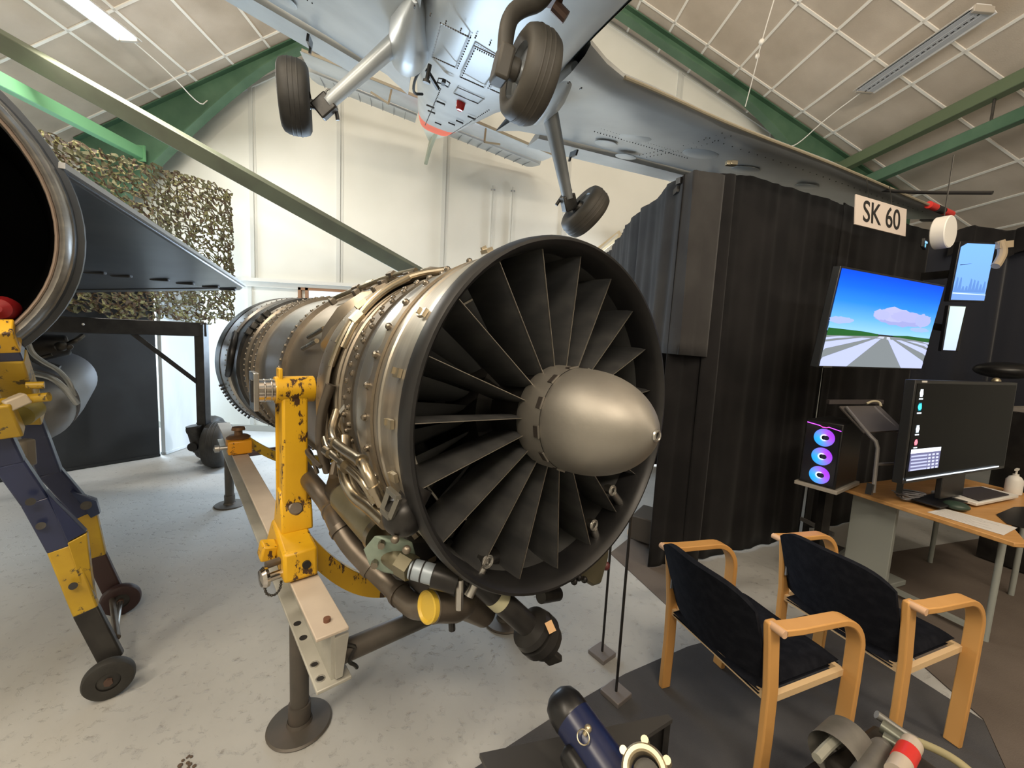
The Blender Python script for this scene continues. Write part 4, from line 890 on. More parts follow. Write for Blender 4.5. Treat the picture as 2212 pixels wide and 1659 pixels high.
for p, nm in ((wf-ax*.05, 'near'), (wb+ax*.02, 'far')):
    o = MB().revolve(p, ax, sm, 40).build('small_wheel', RUBBER if nm == 'near' else mat('rubber_maroon', (.030, .012, .012), .5), TB, world=True)
    MB().revolve(p, ax, [(-.022, .0), (-.022, .045), (-.016, .055), (.016, .055), (.022, .045), (.022, 0)], 28).build('hub', STEELD, o, world=True)
    MB().cyl(p-ax*.036, p+ax*.036, .016, n=6).build('axle_nut', mat('nut_rust', (.10, .06, .045), .6, .3) if nm == 'near' else bpy.data.materials['nut_rust'], o, world=True)
MB().cyl(wf-ax*.05, wb+ax*.02, .011, n=12).build('axle', ALU, TB, world=True)
MB().cyl(f0+Vector((-.02, .05, .07)), g0+Vector((.0, -.03, .03)), .013, n=12).build('tie_bar', PIPED, TB, world=True)

# ================================================================= PARTITIONS, NET, TROLLEY at the left rear
def wallboard(name, lb, p0, p1, h, m):
    p0, p1 = Vector(p0), Vector(p1); t = thing(name, lb, 'panel', (p0+p1)/2)
    MB().bar(p0+Vector((0, 0, h/2)), p1+Vector((0, 0, h/2)), .05, h-.01).build('board', m, t, world=True, bev=.006)
    MB().bar(p0+Vector((0, 0, .02)), p1+Vector((0, 0, .02)), .07, .03).build('sole', m, t, world=True)
    return t
wallboard('partition_panel', 'tall matt black partition panel behind the left jet', (-5.62, 3.10, 0), (-4.11, 5.145, 0), 2.25, BLACKP)
wallboard('partition_panel', 'pale grey-white panel between the black partition and the trolley', (-4.105, 5.20, 0), (-4.10, 5.90, 0), 2.25, WPANEL)
def camo():
    mt = bpy.data.materials.new('camouflage'); mt.use_nodes = True; nt = mt.node_tree; N, L = nt.nodes, nt.links; b = N['Principled BSDF']; b.inputs['Roughness'].default_value = .9
    tc = N.new('ShaderNodeTexCoord'); nz = N.new('ShaderNodeTexNoise'); nz.inputs['Scale'].default_value = 11; L.new(tc.outputs['Object'], nz.inputs[0])
    rp = N.new('ShaderNodeValToRGB'); rp.color_ramp.interpolation = 'CONSTANT'; e = rp.color_ramp.elements
    e[0].color = (.10, .095, .045, 1); e[1].position = .46; e[1].color = (.070, .045, .025, 1); x = e.new(.55); x.color = (.17, .16, .065, 1); x = e.new(.63); x.color = (.055, .040, .026, 1)
    L.new(nz.outputs[0], rp.inputs[0]); L.new(rp.outputs[0], b.inputs['Base Color'])
    return mt
def net_mesh():
    # irregular web of cloth strips: jittered cells joined by strips with torn flaps
    t = MB(); rnd = random.Random(3); nx, nz = 92, 52
    path = [(-3.87, 6.28), (-4.02, 5.02), (-4.90, 3.78), (-5.75, 2.75)]; Ls = [0]
    for i in range(3): Ls.append(Ls[-1]+math.dist(path[i], path[i+1]))
    g = {}
    for i in range(nx+1):
        for j in range(nz+1):
            u, v_ = i/nx, j/nz; s_ = u*Ls[-1]; k = max(q for q in range(3) if Ls[q] <= s_+1e-9); f = (s_-Ls[k])/(Ls[k+1]-Ls[k])
            x = path[k][0]+f*(path[k+1][0]-path[k][0])+.03*math.sin(u*19)+rnd.uniform(-.017, .017); y = path[k][1]+f*(path[k+1][1]-path[k][1])+rnd.uniform(-.024, .024)
            zt = 3.56-.32*u+.03*math.sin(u*14); zb = 1.70+.04*math.sin(u*31)
            g[i, j] = Vector((x, y, zb+(zt-zb)*v_+rnd.uniform(-.026, .026)))
    def strip(a, c, wd):
        d = c-a; n_ = d.cross(Vector((.75, -.66, 0))); 
        if n_.length < 1e-5: return
        n_ = n_.normalized(); mdl = (a+c)/2+Vector((rnd.uniform(-.015, .015), rnd.uniform(-.025, .025), rnd.uniform(-.015, .015)))
        w2 = wd*rnd.uniform(.6, 1.6); o = Vector((0, rnd.uniform(-.012, .012), 0))
        t.add([a+n_*wd, mdl+n_*w2+o, c+n_*wd, c-n_*wd, mdl-n_*w2-o, a-n_*wd], [(0, 1, 4, 5), (1, 2, 3, 4)])
    for i in range(nx+1):
        for j in range(nz+1):
            dense = .34 if i < nx*.30 else .75
            if i < nx and rnd.random() < .66: strip(g[i, j], g[i+1, j], .006 if rnd.random() < .6 else .0125)
            if j < nz and rnd.random() < .72: strip(g[i, j], g[i, j+1], .006 if rnd.random() < .6 else .0125)
            if i < nx and j < nz and rnd.random() < .42: strip(g[i, j], g[i+1, j+1], .0075)
            if i < nx and j < nz and rnd.random() < dense*.45: t.add([g[i, j], g[i+1, j], g[i+1, j+1]]+[g[i, j+1]], [(0, 1, 2, 3)] if rnd.random() < .35 else [(0, 1, 2)])
    return t
o = net_mesh().build('camouflage_net', camo(), ang=10)
tag(o, 'olive and brown camouflage net hanging at the left of the back wall', 'net')
TR = thing('trolley', 'black steel trolley frame with a large tyre beside the pale panel', 'trolley', (-3.3, 4.8, 0))
b = MB().bar((-4.95, 3.50, 1.58), (-3.30, 4.85, 1.60), .10, .155).build('cross_beam', BLKM, TR, world=True, bev=.008)
MB().bar((-3.335, 4.82, .40), (-3.335, 4.82, 1.665), .10, .10, up=(0, 1, 0)).build('post', BLKM, TR, world=True, bev=.008)
MB().bar((-3.36, 4.80, .98), (-3.78, 4.455, 1.53), .045, .045).build('brace', BLKM, TR, world=True)
MB().bar((-4.75, 3.70, 2.00), (-4.2, 4.12, 1.62), .08, .05).build('brace', BLKM, TR, world=True)
wx = Vector((.97, .24, 0))
wheel((-3.19, 4.83, .270), wx, 1.11, TR, RUBBER, type('WB', (MB,), {'build': lambda s, *a, **k: MB.build(s, *a, **{**k, 'world': True})}), STEELD)
wheel((-3.47, 5.12, .270), wx, 1.11, TR, RUBBER, type('WB', (MB,), {'build': lambda s, *a, **k: MB.build(s, *a, **{**k, 'world': True})}), STEELD)
o = MB().cyl((-3.28, 4.80, .285), (-3.45, 5.06, .285), .055, n=20).cyl((-3.40, 4.76, .50), (-3.36, 4.78, .20), .085, .07, n=20).cyl((-3.46, 4.74, .44), (-3.36, 4.76, .46), .05, n=16).build('axle_housing', STEELD, TR, world=True)
MB().cyl((-3.37, 4.69, .27), (-3.365, 4.66, .27), .05, n=20).build('axle_bore', INK, o, world=True)
b = MB()
for x, z in ((-4.12, 1.66), (-3.98, 1.60)): b.cyl((x, 4.03 if x < -4.1 else 4.16, z), (x, 4.02 if x < -4.1 else 4.15, z), .01, n=8)
b.build('reflector_dot', PAPER, TR, world=True)
# ================================================================= CURTAINED BOOTH
P0 = Vector((1.214, 2.809, 0)); FD = Vector((.934, .357, 0)).normalized(); FN = Vector((FD.y, -FD.x, 0))   # along the front, and out towards the viewer
def curtain(name, lb, path, z0, z1, amp, wl, m, seed, nz=14, topscale=.45, sag=None, thick=.006):
    rnd = random.Random(seed); pts = [Vector((p[0], p[1], 0)) for p in path]
    L = [0]
    for i in range(1, len(pts)): L.append(L[-1]+(pts[i]-pts[i-1]).length)
    n = int(L[-1]/.022); ph = [rnd.uniform(0, 6.28) for _ in range(6)]; jit = [rnd.uniform(-1, 1) for _ in range(40)]
    def at(s):
        for i in range(1, len(pts)):
            if s <= L[i]+1e-6:
                d = (pts[i]-pts[i-1]).normalized(); return pts[i-1]+d*(s-L[i-1]), Vector((d.y, -d.x, 0))
        return pts[-1], Vector((d.y, -d.x, 0))
    folds = []; q = 0
    while q < L[-1]:     # gathered folds of unequal width and depth
        folds.append((q, rnd.uniform(.16, .34)*wl, rnd.uniform(.25, 1.0), rnd.uniform(-.06, .06), rnd.choice((1, 1, -1)))); q += wl*rnd.uniform(.35, 1.15)
    def fn(u, v):
        s = u*L[-1]; p, nn = at(s); a = amp*(topscale+(1-topscale)*(1-v)); off = 0
        for c, wdt, h, drift, sg in folds:
            d = (s-c-drift*(1-v))/(wdt*(1.0+.25*(1-v)))
            if abs(d) < 3.2: off += sg*h*math.exp(-d*d)
        off = a*(1.7*off+.4*math.sin(2*PI/wl*.41*s+ph[2])-.5)
        zt = z1(u) if callable(z1) else z1; zb = z0(u) if callable(z0) else z0
        z = zb+(zt-zb)*v
        return (p.x+nn.x*off, p.y+nn.y*off, z)
    return MB().grid(fn, n, nz).build(name, m, None, ang=80, solid=thick)
BT = thing('curtain_booth', 'tall black curtained booth beside the engine intake', 'booth', tuple(P0))
def cpart(name, *a, **k):
    o = curtain(name, '', *a, **k); o.parent = BT; o.matrix_parent_inverse = INV[BT.name]; return o
pf = lambda s, o=0: P0+FD*s+FN*o
cpart('front_curtain', [pf(.03), pf(1.82)], .012, lambda u: 2.83+.10*min(1, u*3), .034, .19, CLOTH, 5)
cpart('front_curtain', [pf(1.80, -.03), pf(3.3, -.03)], .004, 2.95, .028, .24, CLOTH, 9)
DP = [(1.2355, 3.1421, 2.84), (1.2176, 3.8671, 2.84), (1.4265, 5.4327, 2.8)]
dpath = [pf(.30, .07), pf(.02, .07)]+[Vector(p) for p in DP]+[Vector((1.42, 5.4, 0))]
dp = cpart('top_drape', dpath, lambda u: 1.605+.012*math.sin(u*9), lambda u: 2.845-.02*math.sin(u*16)**2, .030, .15, CLOTHG, 27, topscale=.4)
cpart('corner_fold', [pf(.27, .05), pf(.36, .09), pf(.44, .04)], .05, 2.86, .012, .06, CLOTH, 8)
MB().bar(pf(.02, -.07)+Vector((0, 0, 2.80)), pf(3.4, -.07)+Vector((0, 0, 2.90)), .04, .04).build('top_rail', BLKM, BT, world=True)
MB().bar(pf(.06, -.09)+Vector((0, 0, 2.76)), Vector((1.50, 5.4, 2.76)), .04, .04).build('top_rail', BLKM, BT, world=True)
MB().box(pf(.42, .02)+Vector((0, 0, 2.965)), (.05, .04, .03)).box(pf(.36, .03)+Vector((0, 0, 2.95)), (.03, .03, .03)).build('rail_clip', BRASS, BT, world=True, bev=.004)
cpart('rear_curtain', [(1.46, 5.4, 0), (1.9, 5.5, 0), (3.6, 5.5, 0)], .03, 2.8, .03, .2, CLOTH, 4)
# pale cross rail at the far end of the drape
t = thing('wall_rail', 'cream rail end on the back wall just left of the curtain drape', 'rail', (1.5361, 6.2, 3.0648))
MB().bar((1.3368, 6.2, 2.9183), (1.7969, 6.2, 3.3152), .10, .10).build('bar', mat('rail_cream', (.62, .54, .38), .5), t, world=True, bev=.006)
MB().bar((1.4771, 6.1, 3.04), (1.7146, 6.1, 3.2654), .12, .03).build('flange', WALL, t, world=True)
# sign
def plate(name, lb, cat, cen, right, up, w_, h_, d_, m):
    right, up = Vector(right).normalized(), Vector(up).normalized(); nrm = right.cross(up).normalized(); up = nrm.cross(right)
    t = thing(name, lb, cat, mat=frame(cen, right, up, nrm))      # local x right, y up, z towards the viewer
    return t
def text(body, size, m, parent, loc, sx=1.0, name='lettering', bold=0.0):
    c = bpy.data.curves.new(name, 'FONT'); c.body = body; c.size = size; c.align_x = 'CENTER'; c.align_y = 'CENTER'; c.extrude = .0012; c.offset = bold
    o = bpy.data.objects.new(name+'_tmp', c); COL.objects.link(o)
    dg = bpy.context.evaluated_depsgraph_get(); me = bpy.data.meshes.new_from_object(o.evaluated_get(dg)); bpy.data.objects.remove(o)
    me.materials.clear(); me.materials.append(m)
    for v in me.vertices: v.co.x *= sx
    q = bpy.data.objects.new(name, me); COL.objects.link(q); q.parent = parent; q.location = loc; return q
SG = plate('sign', 'white sign with black lettering hanging on the booth front above the television', 'sign', (2.712, 2.897, 2.663), (.93, .366, .022), (-.048, .062, .997), .67, .20, .01, SIGNW)
MB().box((0, 0, -.004), (.66, .20, .008)).build('board', SIGNW, SG, bev=.001)
text('SK 60', .205, INK, SG, (0, -.004, .001), 1.0, bold=.0012)
MB().bar((-.15, .10, -.01), (-.15, .25, -.03), .004, .004).bar((.15, .10, -.01), (.15, .25, -.03), .004, .004).build('hanging_wire', STEELD, SG)
# pictures made of flat coloured shapes on lit screens
def picture(name, polys, m, parent, z0=.002, step=.0002):
    vs, fs, cols = [], [], []
    for k, (pts, c) in enumerate(polys):
        b0 = len(vs); z = z0+k*step
        for i, p in enumerate(pts): vs.append((p[0], p[1], z)); cols.append(c[i] if isinstance(c[0], (tuple, list)) else c)
        fs.append(tuple(range(b0, b0+len(pts))))
    me = bpy.data.meshes.new(name); me.from_pydata(vs, [], fs); me.update()
    at = me.color_attributes.new('picture', 'FLOAT_COLOR', 'POINT')
    for i, c in enumerate(cols): at.data[i].color = (*c, 1)
    me.materials.append(m); o = bpy.data.objects.new(name, me); COL.objects.link(o); o.parent = parent; return o
def blob(cx, cy, rx, ry, seed, c, n=26):
    r = random.Random(seed); return ([(cx+rx*math.cos(2*PI*i/n)*(1+r.uniform(-.14, .10)), cy+ry*math.sin(2*PI*i/n)*(1+r.uniform(-.2, .15))) for i in range(n)], c)
def screen(t, w_, h_, d_=.045, bz=.012, frame_m=None):
    MB().box((0, 0, -d_/2), (w_+2*bz, h_+2*bz, d_)).build('casing', frame_m or PLASB, t, bev=.004)
TV = plate('television', 'large television showing a runway under a blue sky, hung on the booth front', 'television', (2.627, 2.668, 1.892), (.935, .354, .006), (.02, -.10, .992), 0, 0, 0, None)
# picture fitted to the panel: 1.10 wide
TW, TH = 1.23, .595; screen(TV, TW, TH); X0, X1, Y0, Y1 = -TW/2, TW/2, -TH/2, TH/2
hy = -.075; PB = []
sky = [(.000, .055, .64), (.004, .11, .78), (.02, .20, .84), (.10, .34, .88), (.24, .48, .88)]
for i in range(4):
    ya, yb = Y1-(Y1-hy)*i/4, Y1-(Y1-hy)*(i+1)/4; PB.append(([(X0, yb), (X1, yb), (X1, ya), (X0, ya)], [sky[i+1], sky[i+1], sky[i], sky[i]]))
PB += [blob(.17, .040, .34, .050, 1, (.27, .29, .55)), blob(.08, .066, .22, .045, 2, (.36, .37, .64)), blob(.26, .058, .22, .038, 3, (.33, .34, .61)), blob(.46, .045, .11, .045, 4, (.31, .34, .66)), blob(-.08, .055, .10, .035, 7, (.34, .36, .64)), blob(-.50, -.005, .13, .022, 5, (.30, .37, .70)), blob(.44, -.02, .13, .016, 6, (.26, .37, .74))]
PB += [([(X0, Y0), (X1, Y0), (X1, hy-.01), (X0, hy-.01)], (.17, .19, .20)), ([(X0, hy-.03), (-.06, hy-.012), (-.06, hy+.002), (-.25, hy+.012), (X0, hy+.018)], (.015, .09, .02)), ([(.12, hy-.006), (X1, hy-.03), (X1, hy-.002), (.3, hy+.006), (.12, hy+.0)], (.015, .08, .015))]
vx, vy = .03, hy+.0
def stripe_clip(ta, tb, k0, c):
    # stripes given by slope (x per unit depth), clipped to the panel
    out = []
    for k in [k0+(1-k0)*i/14 for i in range(15)]: out.append((vx+ta*k, vy+(Y0-vy)*k))
    for k in [k0+(1-k0)*i/14 for i in range(14, -1, -1)]: out.append((vx+tb*k, vy+(Y0-vy)*k))
    return ([(min(X1, max(X0, x)), y) for x, y in out], c)
for ta, tb in ((-.84, -.36), (-2.05, -1.25), (-3.9, -2.75), (-7.5, -5.2), (.30, .76), (1.08, 1.62), (2.1, 2.9), (3.8, 5.4)):
    PB.append(stripe_clip(ta, tb, .13, (.40, .44, .70)))
PB.append(([(vx-.07, vy-.012), (vx-.012, vy-.012), (vx-.02, vy-.026), (vx-.10, vy-.026)], (.42, .44, .52))); PB.append(([(vx+.015, vy-.012), (vx+.05, vy-.012), (vx+.07, vy-.03), (vx+.02, vy-.03)], (.45, .47, .55)))
picture('screen', PB, glow_attr('tv_glow', 1.0), TV)
MB().box((-.52, Y0-.006, .001), (.09, .008, .002)).build('badge', ALU, TV)
MB().bar((0, 0, -.04), (0, 0, -.30), .12, .10).build('wall_mount', BLKM, TV)
MB().box((X1+.016, -.10, -.03), (.02, .10, .03)).build('side_clip', PLASW, TV)
# big dark monitor on the desk
MO = plate('monitor', 'large dark computer monitor with a few small icons on the wooden desk', 'monitor', (3.021, 2.429, 1.237), (.938, .346, -.004), (-.002, .017, 1.0), 0, 0, 0, None)
MW, MH = 1.28, .57; screen(MO, MW, MH, .05, .02); x0, y1 = -MW/2, MH/2
PB = [([(x0, -y1), (-x0, -y1), (-x0, y1), (x0, y1)], (.0008, .0008, .0007))]
def icon(x, y, s, c, c2): return [([(x-s*.7, y-s), (x+s*.7, y-s), (x+s*.7, y+s), (x-s*.7, y+s)], c), blob(x, y, s*.9, s*.9, int(x*1000), c2, 16), ([(x-s, y-s*1.7), (x+s, y-s*1.7), (x+s, y-s*1.35), (x-s, y-s*1.35)], (.6, .7, .75))]
PB += icon(x0+.055, y1-.055, .022, (.75, .85, .9), (.85, .95, 1))+icon(x0+.055, y1-.135, .024, (.0, .10, .14), (.05, .55, .65))+icon(x0+.062, y1-.265, .022, (.45, .55, .6), (.6, .7, .78))+icon(x0+.062, y1-.345, .020, (.10, .02, .04), (.9, .2, .25))
wx0, wx1, wy0, wy1 = x0+.02, x0+.36, -y1+.055, -y1+.185
PB += [([(wx0, wy0), (wx1, wy0), (wx1, wy1), (wx0, wy1)], (.10, .10, .18)), ([(wx0, wy1-.025), (wx1, wy1-.025), (wx1, wy1), (wx0, wy1)], (.80, .85, .95))]
for r in range(5):
    yy = wy1-.042-r*.020
    PB.append(([(wx0+.01, yy-.005), (wx0+.19, yy-.005), (wx0+.19, yy+.004), (wx0+.01, yy+.004)], (.34, .36, .5)))
    for k in range(3): PB.append(([(wx0+.20+k*.045, yy-.006), (wx0+.228+k*.045, yy-.006), (wx0+.228+k*.045, yy+.005), (wx0+.20+k*.045, yy+.005)], (.42, .44, .6)))
PB.append(([(x0, -y1+.001), (-x0-.10, -y1+.001), (-x0-.10, -y1+.010), (x0, -y1+.010)], (.62, .70, .78)))
picture('screen', PB, glow_attr('monitor_glow', 1.25), MO)
MB().box((x0+.07, y1+.012, .002), (.055, .010, .002)).build('badge', PLASW, MO)
MB().box((0, -y1-.08, -.03), (.30, .18, .03)).box((0, -y1-.196, -.05), (.50, .012, .16)).build('monitor_stand', PLASB, MO, bev=.004)
# two further lit screens deeper in the booth
S2 = plate('screen', 'upper light-blue screen showing a hazy horizon, right of the television', 'screen', (3.723, 3.119, 2.367), (.997, .065, .034), (-.03, -.056, .998), 0, 0, 0, None)
screen(S2, .30, .43, .04, .012)
PB = [([(-.15, -.215), (.15, -.215), (.15, .215), (-.10, .215), (-.15, .185)], [(.16, .32, .72), (.16, .32, .72), (.17, .38, .92), (.17, .38, .92), (.17, .38, .92)])]
rn = random.Random(2)
for i in range(9): x = -.13+.28*i/9; h_ = rn.uniform(.04, .11); PB.append(([(x-.016, -.155), (x+.02, -.155), (x+.012, -.155+h_), (x, -.155+h_*1.1)], (.10, .22, .52)))
PB += [([(-.15, -.215), (.15, -.215), (.15, -.165), (-.15, -.155)], (.15, .28, .58)), ([(-.15, -.158), (.15, -.168), (.15, -.174), (-.15, -.168)], (.5, .62, .8)), ([(-.13, .055), (-.02, .066), (-.13, .047)], (.03, .06, .14))]
picture('screen_panel', PB, glow_attr('screen2_glow', 1.0), S2)
S3 = plate('screen', 'narrow pale greenish-white lit screen below the light-blue one', 'screen', (3.373, 2.886, 1.904), (.997, -.081, .01), (-.011, -.011, 1.0), 0, 0, 0, None)
screen(S3, .11, .32, .03, .008)
picture('screen_panel', [([(-.055, -.16), (.035, -.16), (.055, .16), (-.055, .16)], [(.42, .50, .70), (.42, .50, .70), (.50, .62, .55), (.46, .62, .55)])], glow_attr('screen3_glow', 1.1), S3)
MB().bar((0, 0, -.03), (0, .05, -.30), .05, .05).build('mount', BLKM, S3); MB().bar((0, 0, -.04), (0, 0, -.35), .06, .06).build('mount', BLKM, S2)
S4 = plate('screen', 'bluish screen seen edge-on behind the round white disc', 'screen', (3.1368, 2.9614, 2.5119), (.8, .6, 0), (0, 0, 1), 0, 0, 0, None)
screen(S4, .12, .05, .02, .006)
picture('screen_panel', [([(-.06, -.005), (.06, .012), (.06, .025), (-.06, .012)], (.25, .5, .9)), blob(-.02, -.015, .02, .014, 4, (.2, .6, .85))], glow_attr('screen4_glow', 1.0), S4)
o = MB().revolve((2.978, 2.7181, 2.5199), (.42, -.905, .0), [(-.03, 0), (-.03, .10), (-.025, .105), (.04, .105), (.045, .10), (.045, 0)], 40)
t = thing('round_disc', 'thick round white disc hanging to the right of the sign', 'disc', (2.9562, 2.7191, 2.5188))
o.build('drum', PLASW, t, world=True, ang=40)
MB().cyl((2.978, 2.7181, 2.5199), Vector((2.978, 2.7181, 2.5199))+Vector((0, 0, .5)), .004, n=6).build('hanging_wire', STEELD, t, world=True)
# black curtain on the far right of the booth
RC = thing('side_curtain', 'loosely gathered black curtain at the far right beside the lit screens', 'curtain', (5.2, 3.95, 0))
def rpart(*a, **k):
    o = curtain(*a, **k); o.parent = RC; o.matrix_parent_inverse = INV[RC.name]; return o
rpart('curtain_cloth', '', [(4.62, 4.35, 0), (5.0, 4.12, 0), (5.5, 3.92, 0), (6.4, 3.80, 0)], .55, lambda u: 2.92+.16*u, .05, .26, mat('blue_black_cloth', (.020, .022, .030), .9, 0, sheen=.2, spec=.1), 31, topscale=.6)
rpart('top_bunch', '', [(4.7, 4.2, 0), (5.15, 3.95, 0), (6.2, 3.74, 0)], lambda u: 2.76+.05*math.sin(u*20), lambda u: 3.0+.14*u+.04*math.sin(u*17), .05, .16, CLOTH, 33, topscale=.8)
MB().tube([(3.864, 3.0878, 2.6087), (3.8966, 3.077, 2.5212), (3.8543, 3.0694, 2.43), (3.8372, 3.0682, 2.4113)], .028, n=10).bar((3.8478, 3.0848, 2.5722), (3.9544, 3.0814, 2.5883), .03, .05).build('tie_band', mat('tie_tan', (.34, .27, .18), .7), RC, world=True)
MB().bar((4.5, 4.40, 2.90), (6.4, 3.80, 3.0), .03, .03).build('curtain_rod', BLKM, RC, world=True)
# ================================================================= DESK AND WHAT STANDS ON IT
DX = Vector((.309, -.951, 0)).normalized(); DYv = Vector((.951, .309, 0))     # along the front edge, and into the desk
D0 = Vector((2.514, 2.715, 0))
DK = thing('desk', 'wooden-topped office desk with grey legs at the right edge', 'desk', (2.514, 2.715, 0))
dpt = lambda a, b_, z=0: D0+DX*a+DYv*b_+Vector((0, 0, z))
top = [dpt(-.02, 0, .705), dpt(.835, 0, .705), dpt(.86, .06, .705), dpt(.62, .50, .705), dpt(.55, 1.35, .705), dpt(-.02, 1.35, .705)]
MB().prism(top, (0, 0, .026)).build('desk_top', DESK, DK, world=True, bev=.004)
MB().prism([dpt(.02, .12, .05), dpt(.28, .12, .05), dpt(.28, .12, .705), dpt(.02, .12, .705)], DYv*.03).build('leg_panel', DGREY, DK, world=True, bev=.004)
MB().prism([dpt(-.01, .20, .05), dpt(.08, .20, .05), dpt(.08, .20, .70), dpt(-.01, .20, .70)], DYv*.02).build('leg_panel', mat('leg_greenish', (.26, .29, .24), .5), DK, world=True)
MB().box(dpt(.15, .30, .030), (.50, .10, .04), Matrix.Rotation(.31, 3, 'Z')).build('foot', DGREY, DK, world=True, bev=.006)
for a, b_ in ((.70, .30), (.50, 1.2), (.05, 1.2)): MB().cyl(dpt(a, b_, .008), dpt(a, b_, .705), .016, n=16).build('leg', DGREY, DK, world=True)
MB().bar(dpt(.70, .30, .05), dpt(.05, .30, .05), .03, .03).build('crossbar', DGREY, DK, world=True)
ZD = .732
t = thing('mouse_mat', 'black mouse mat at the right end of the desk', 'mat', (3.2277, 2.2532, 0.733))
MB().prism([tuple(p) for p in [(3.1424, 2.2869, 0.733), (3.0336, 2.1524, 0.733), (3.0758, 2.0791, 0.733), (3.6329, 2.4439, 0.733), (3.4398, 2.4217, 0.733)]], (0, 0, .004)).build('pad', PLASB, t, world=True)
pq = [(2.7018, 2.2946, 0.7335), (2.8939, 2.3646, 0.7335), (3.0342, 2.1041, 0.7335), (2.8153, 2.0023, 0.7335)]
t = thing('paper_sheet', 'long white printed paper sheet along the front edge of the desk', 'paper', pq[0])
MB().prism([(p[0], p[1], ZD+.0005) for p in pq], (0, 0, .001)).build('sheet', PAPER, t, world=True)
b = MB(); c0, c1, c2, c3 = [Vector((p[0], p[1], ZD+.0018)) for p in pq]
for i in range(1, 9):
    u = i/9.5; l0, l1 = c0.lerp(c1, u), c3.lerp(c2, u); b.bar(l0.lerp(l1, .06), l0.lerp(l1, .5+.4*((i*7) % 5)/5), .003, .0004)
tag(b.build('print_lines', mat('print_grey', (.40, .39, .38), .8), t, world=True), kind='stuff')
t = thing('lap_board', 'white tray holding a black pad in front of the monitor', 'tray', (3.3784, 2.5811, 0.75))
MB().prism([(3.0636, 2.6006, 0.745), (3.1348, 2.3848, 0.745), (3.6687, 2.5679, 0.745), (3.6126, 2.7393, 0.745)], (0, 0, .022)).build('tray', PLASW, t, world=True, bev=.005)
MB().prism([(3.1812, 2.6032, 0.768), (3.1849, 2.4155, 0.768), (3.575, 2.5521, 0.768), (3.5521, 2.7002, 0.768)], (0, 0, .008)).build('pad', mat('pad_dark', (.035, .03, .035), .8), t, world=True, bev=.003)
o = MB().sphere((2.9554, 2.3522, 0.759), .062, 24, 12, sq=.42).build('mouse', mat('mouse_green', (.03, .055, .04), .4)); o.scale = (1, 1, 1)
tag(o, 'dark green computer mouse between the papers and the white tray', 'mouse')
t = thing('pump_bottle', 'white hand-sanitiser pump bottle at the right edge of the desk', 'bottle', (3.7985, 2.6958, 0.733))
bc = Vector((3.7985, 2.6958, 0.733))
MB().revolve(bc, (0, 0, 1), [(0, 0), (0, .040), (.004, .044), (.10, .044), (.125, .030), (.135, .016), (.145, .016), (.145, 0)], 28).build('body', PLASW, t, world=True)
MB().cyl(bc+Vector((0, 0, .145)), bc+Vector((0, 0, .18)), .006, n=10).bar(bc+Vector((.01, 0, .183)), bc+Vector((-.035, -.02, .18)), .014, .012).build('pump', PLASW, t, world=True)
b = MB()
rn = random.Random(5); base = Vector((2.7831, 2.4872, 0.735))
for k in range(5):
    pts = [base+Vector((.08*math.cos(.9*i+k), .05*math.sin(1.1*i+k*.7), .012+.01*k+.006*rn.random())) for i in range(9)]; b.tube(pts, .005, n=6)
tag(b.build('cable_coil', mat('cable_grey', (.16, .155, .165), .45)), 'tangled grey cables lying on the desk left of the white tray', 'cable')
# desktop stand with sloping panel
SD = thing('sloping_stand', 'grey sloping panel on bent metal legs between the computer tower and the monitor', 'stand', (2.6688, 2.6142, 0.733))
q = [(2.3421, 2.6219, 1.3244), (2.7082, 2.7057, 1.3299), (2.6877, 2.4918, 1.2021), (2.3383, 2.4067, 1.192)]
nv = (Vector(q[1])-Vector(q[0])).cross(Vector(q[3])-Vector(q[0])).normalized()
MB().prism(q, nv*.012).build('panel', mat('stand_panel', (.085, .075, .068), .5), SD, world=True, bev=.003)
TL = mat('stand_tube', (.20, .19, .185), .4, .4)
MB().tube([(2.3632, 2.5904, 1.321), (2.3434, 2.3857, 1.1854), (2.3777, 2.3487, 1.1374), (2.3718, 2.3364, 1.0184), (2.3603, 2.3177, 0.8368)], .011, n=10, smooth=1).build('leg', TL, SD, world=True)
MB().tube([(2.6419, 2.6774, 1.3186), (2.6508, 2.4708, 1.1778), (2.6661, 2.4566, 1.1453), (2.655, 2.4414, 0.9966), (2.6453, 2.4229, 0.8183)], .011, n=10, smooth=1).build('leg', TL, SD, world=True)
MB().cyl((2.3722, 2.3355, 1.0099), (2.661, 2.4411, 0.9969), .009, n=10).build('crossbar', TL, SD, world=True)
MB().bar((2.3353, 2.3176, 0.8242), (2.3465, 2.324, 0.8898), .03, .04).build('rubber_foot', PLASB, SD, world=True)
MB().bar((2.6399, 2.4219, 0.8061), (2.6486, 2.4291, 0.8777), .03, .04).build('rubber_foot', PLASB, SD, world=True)
MB().tube([(2.6631, 2.7585, 1.3328), (2.7049, 2.7588, 1.3545), (2.7546, 2.756, 1.3505), (2.7468, 2.733, 1.3205)], .008, n=8).build('loop', mat('loop_cream', (.5, .45, .32), .5), SD, world=True)
MB().bar((2.4274, 2.8194, 1.3264), (2.8188, 2.8028, 1.3462), .03, .03).build('rear_bar', mat('bar_dark', (.07, .06, .06), .5), SD, world=True)
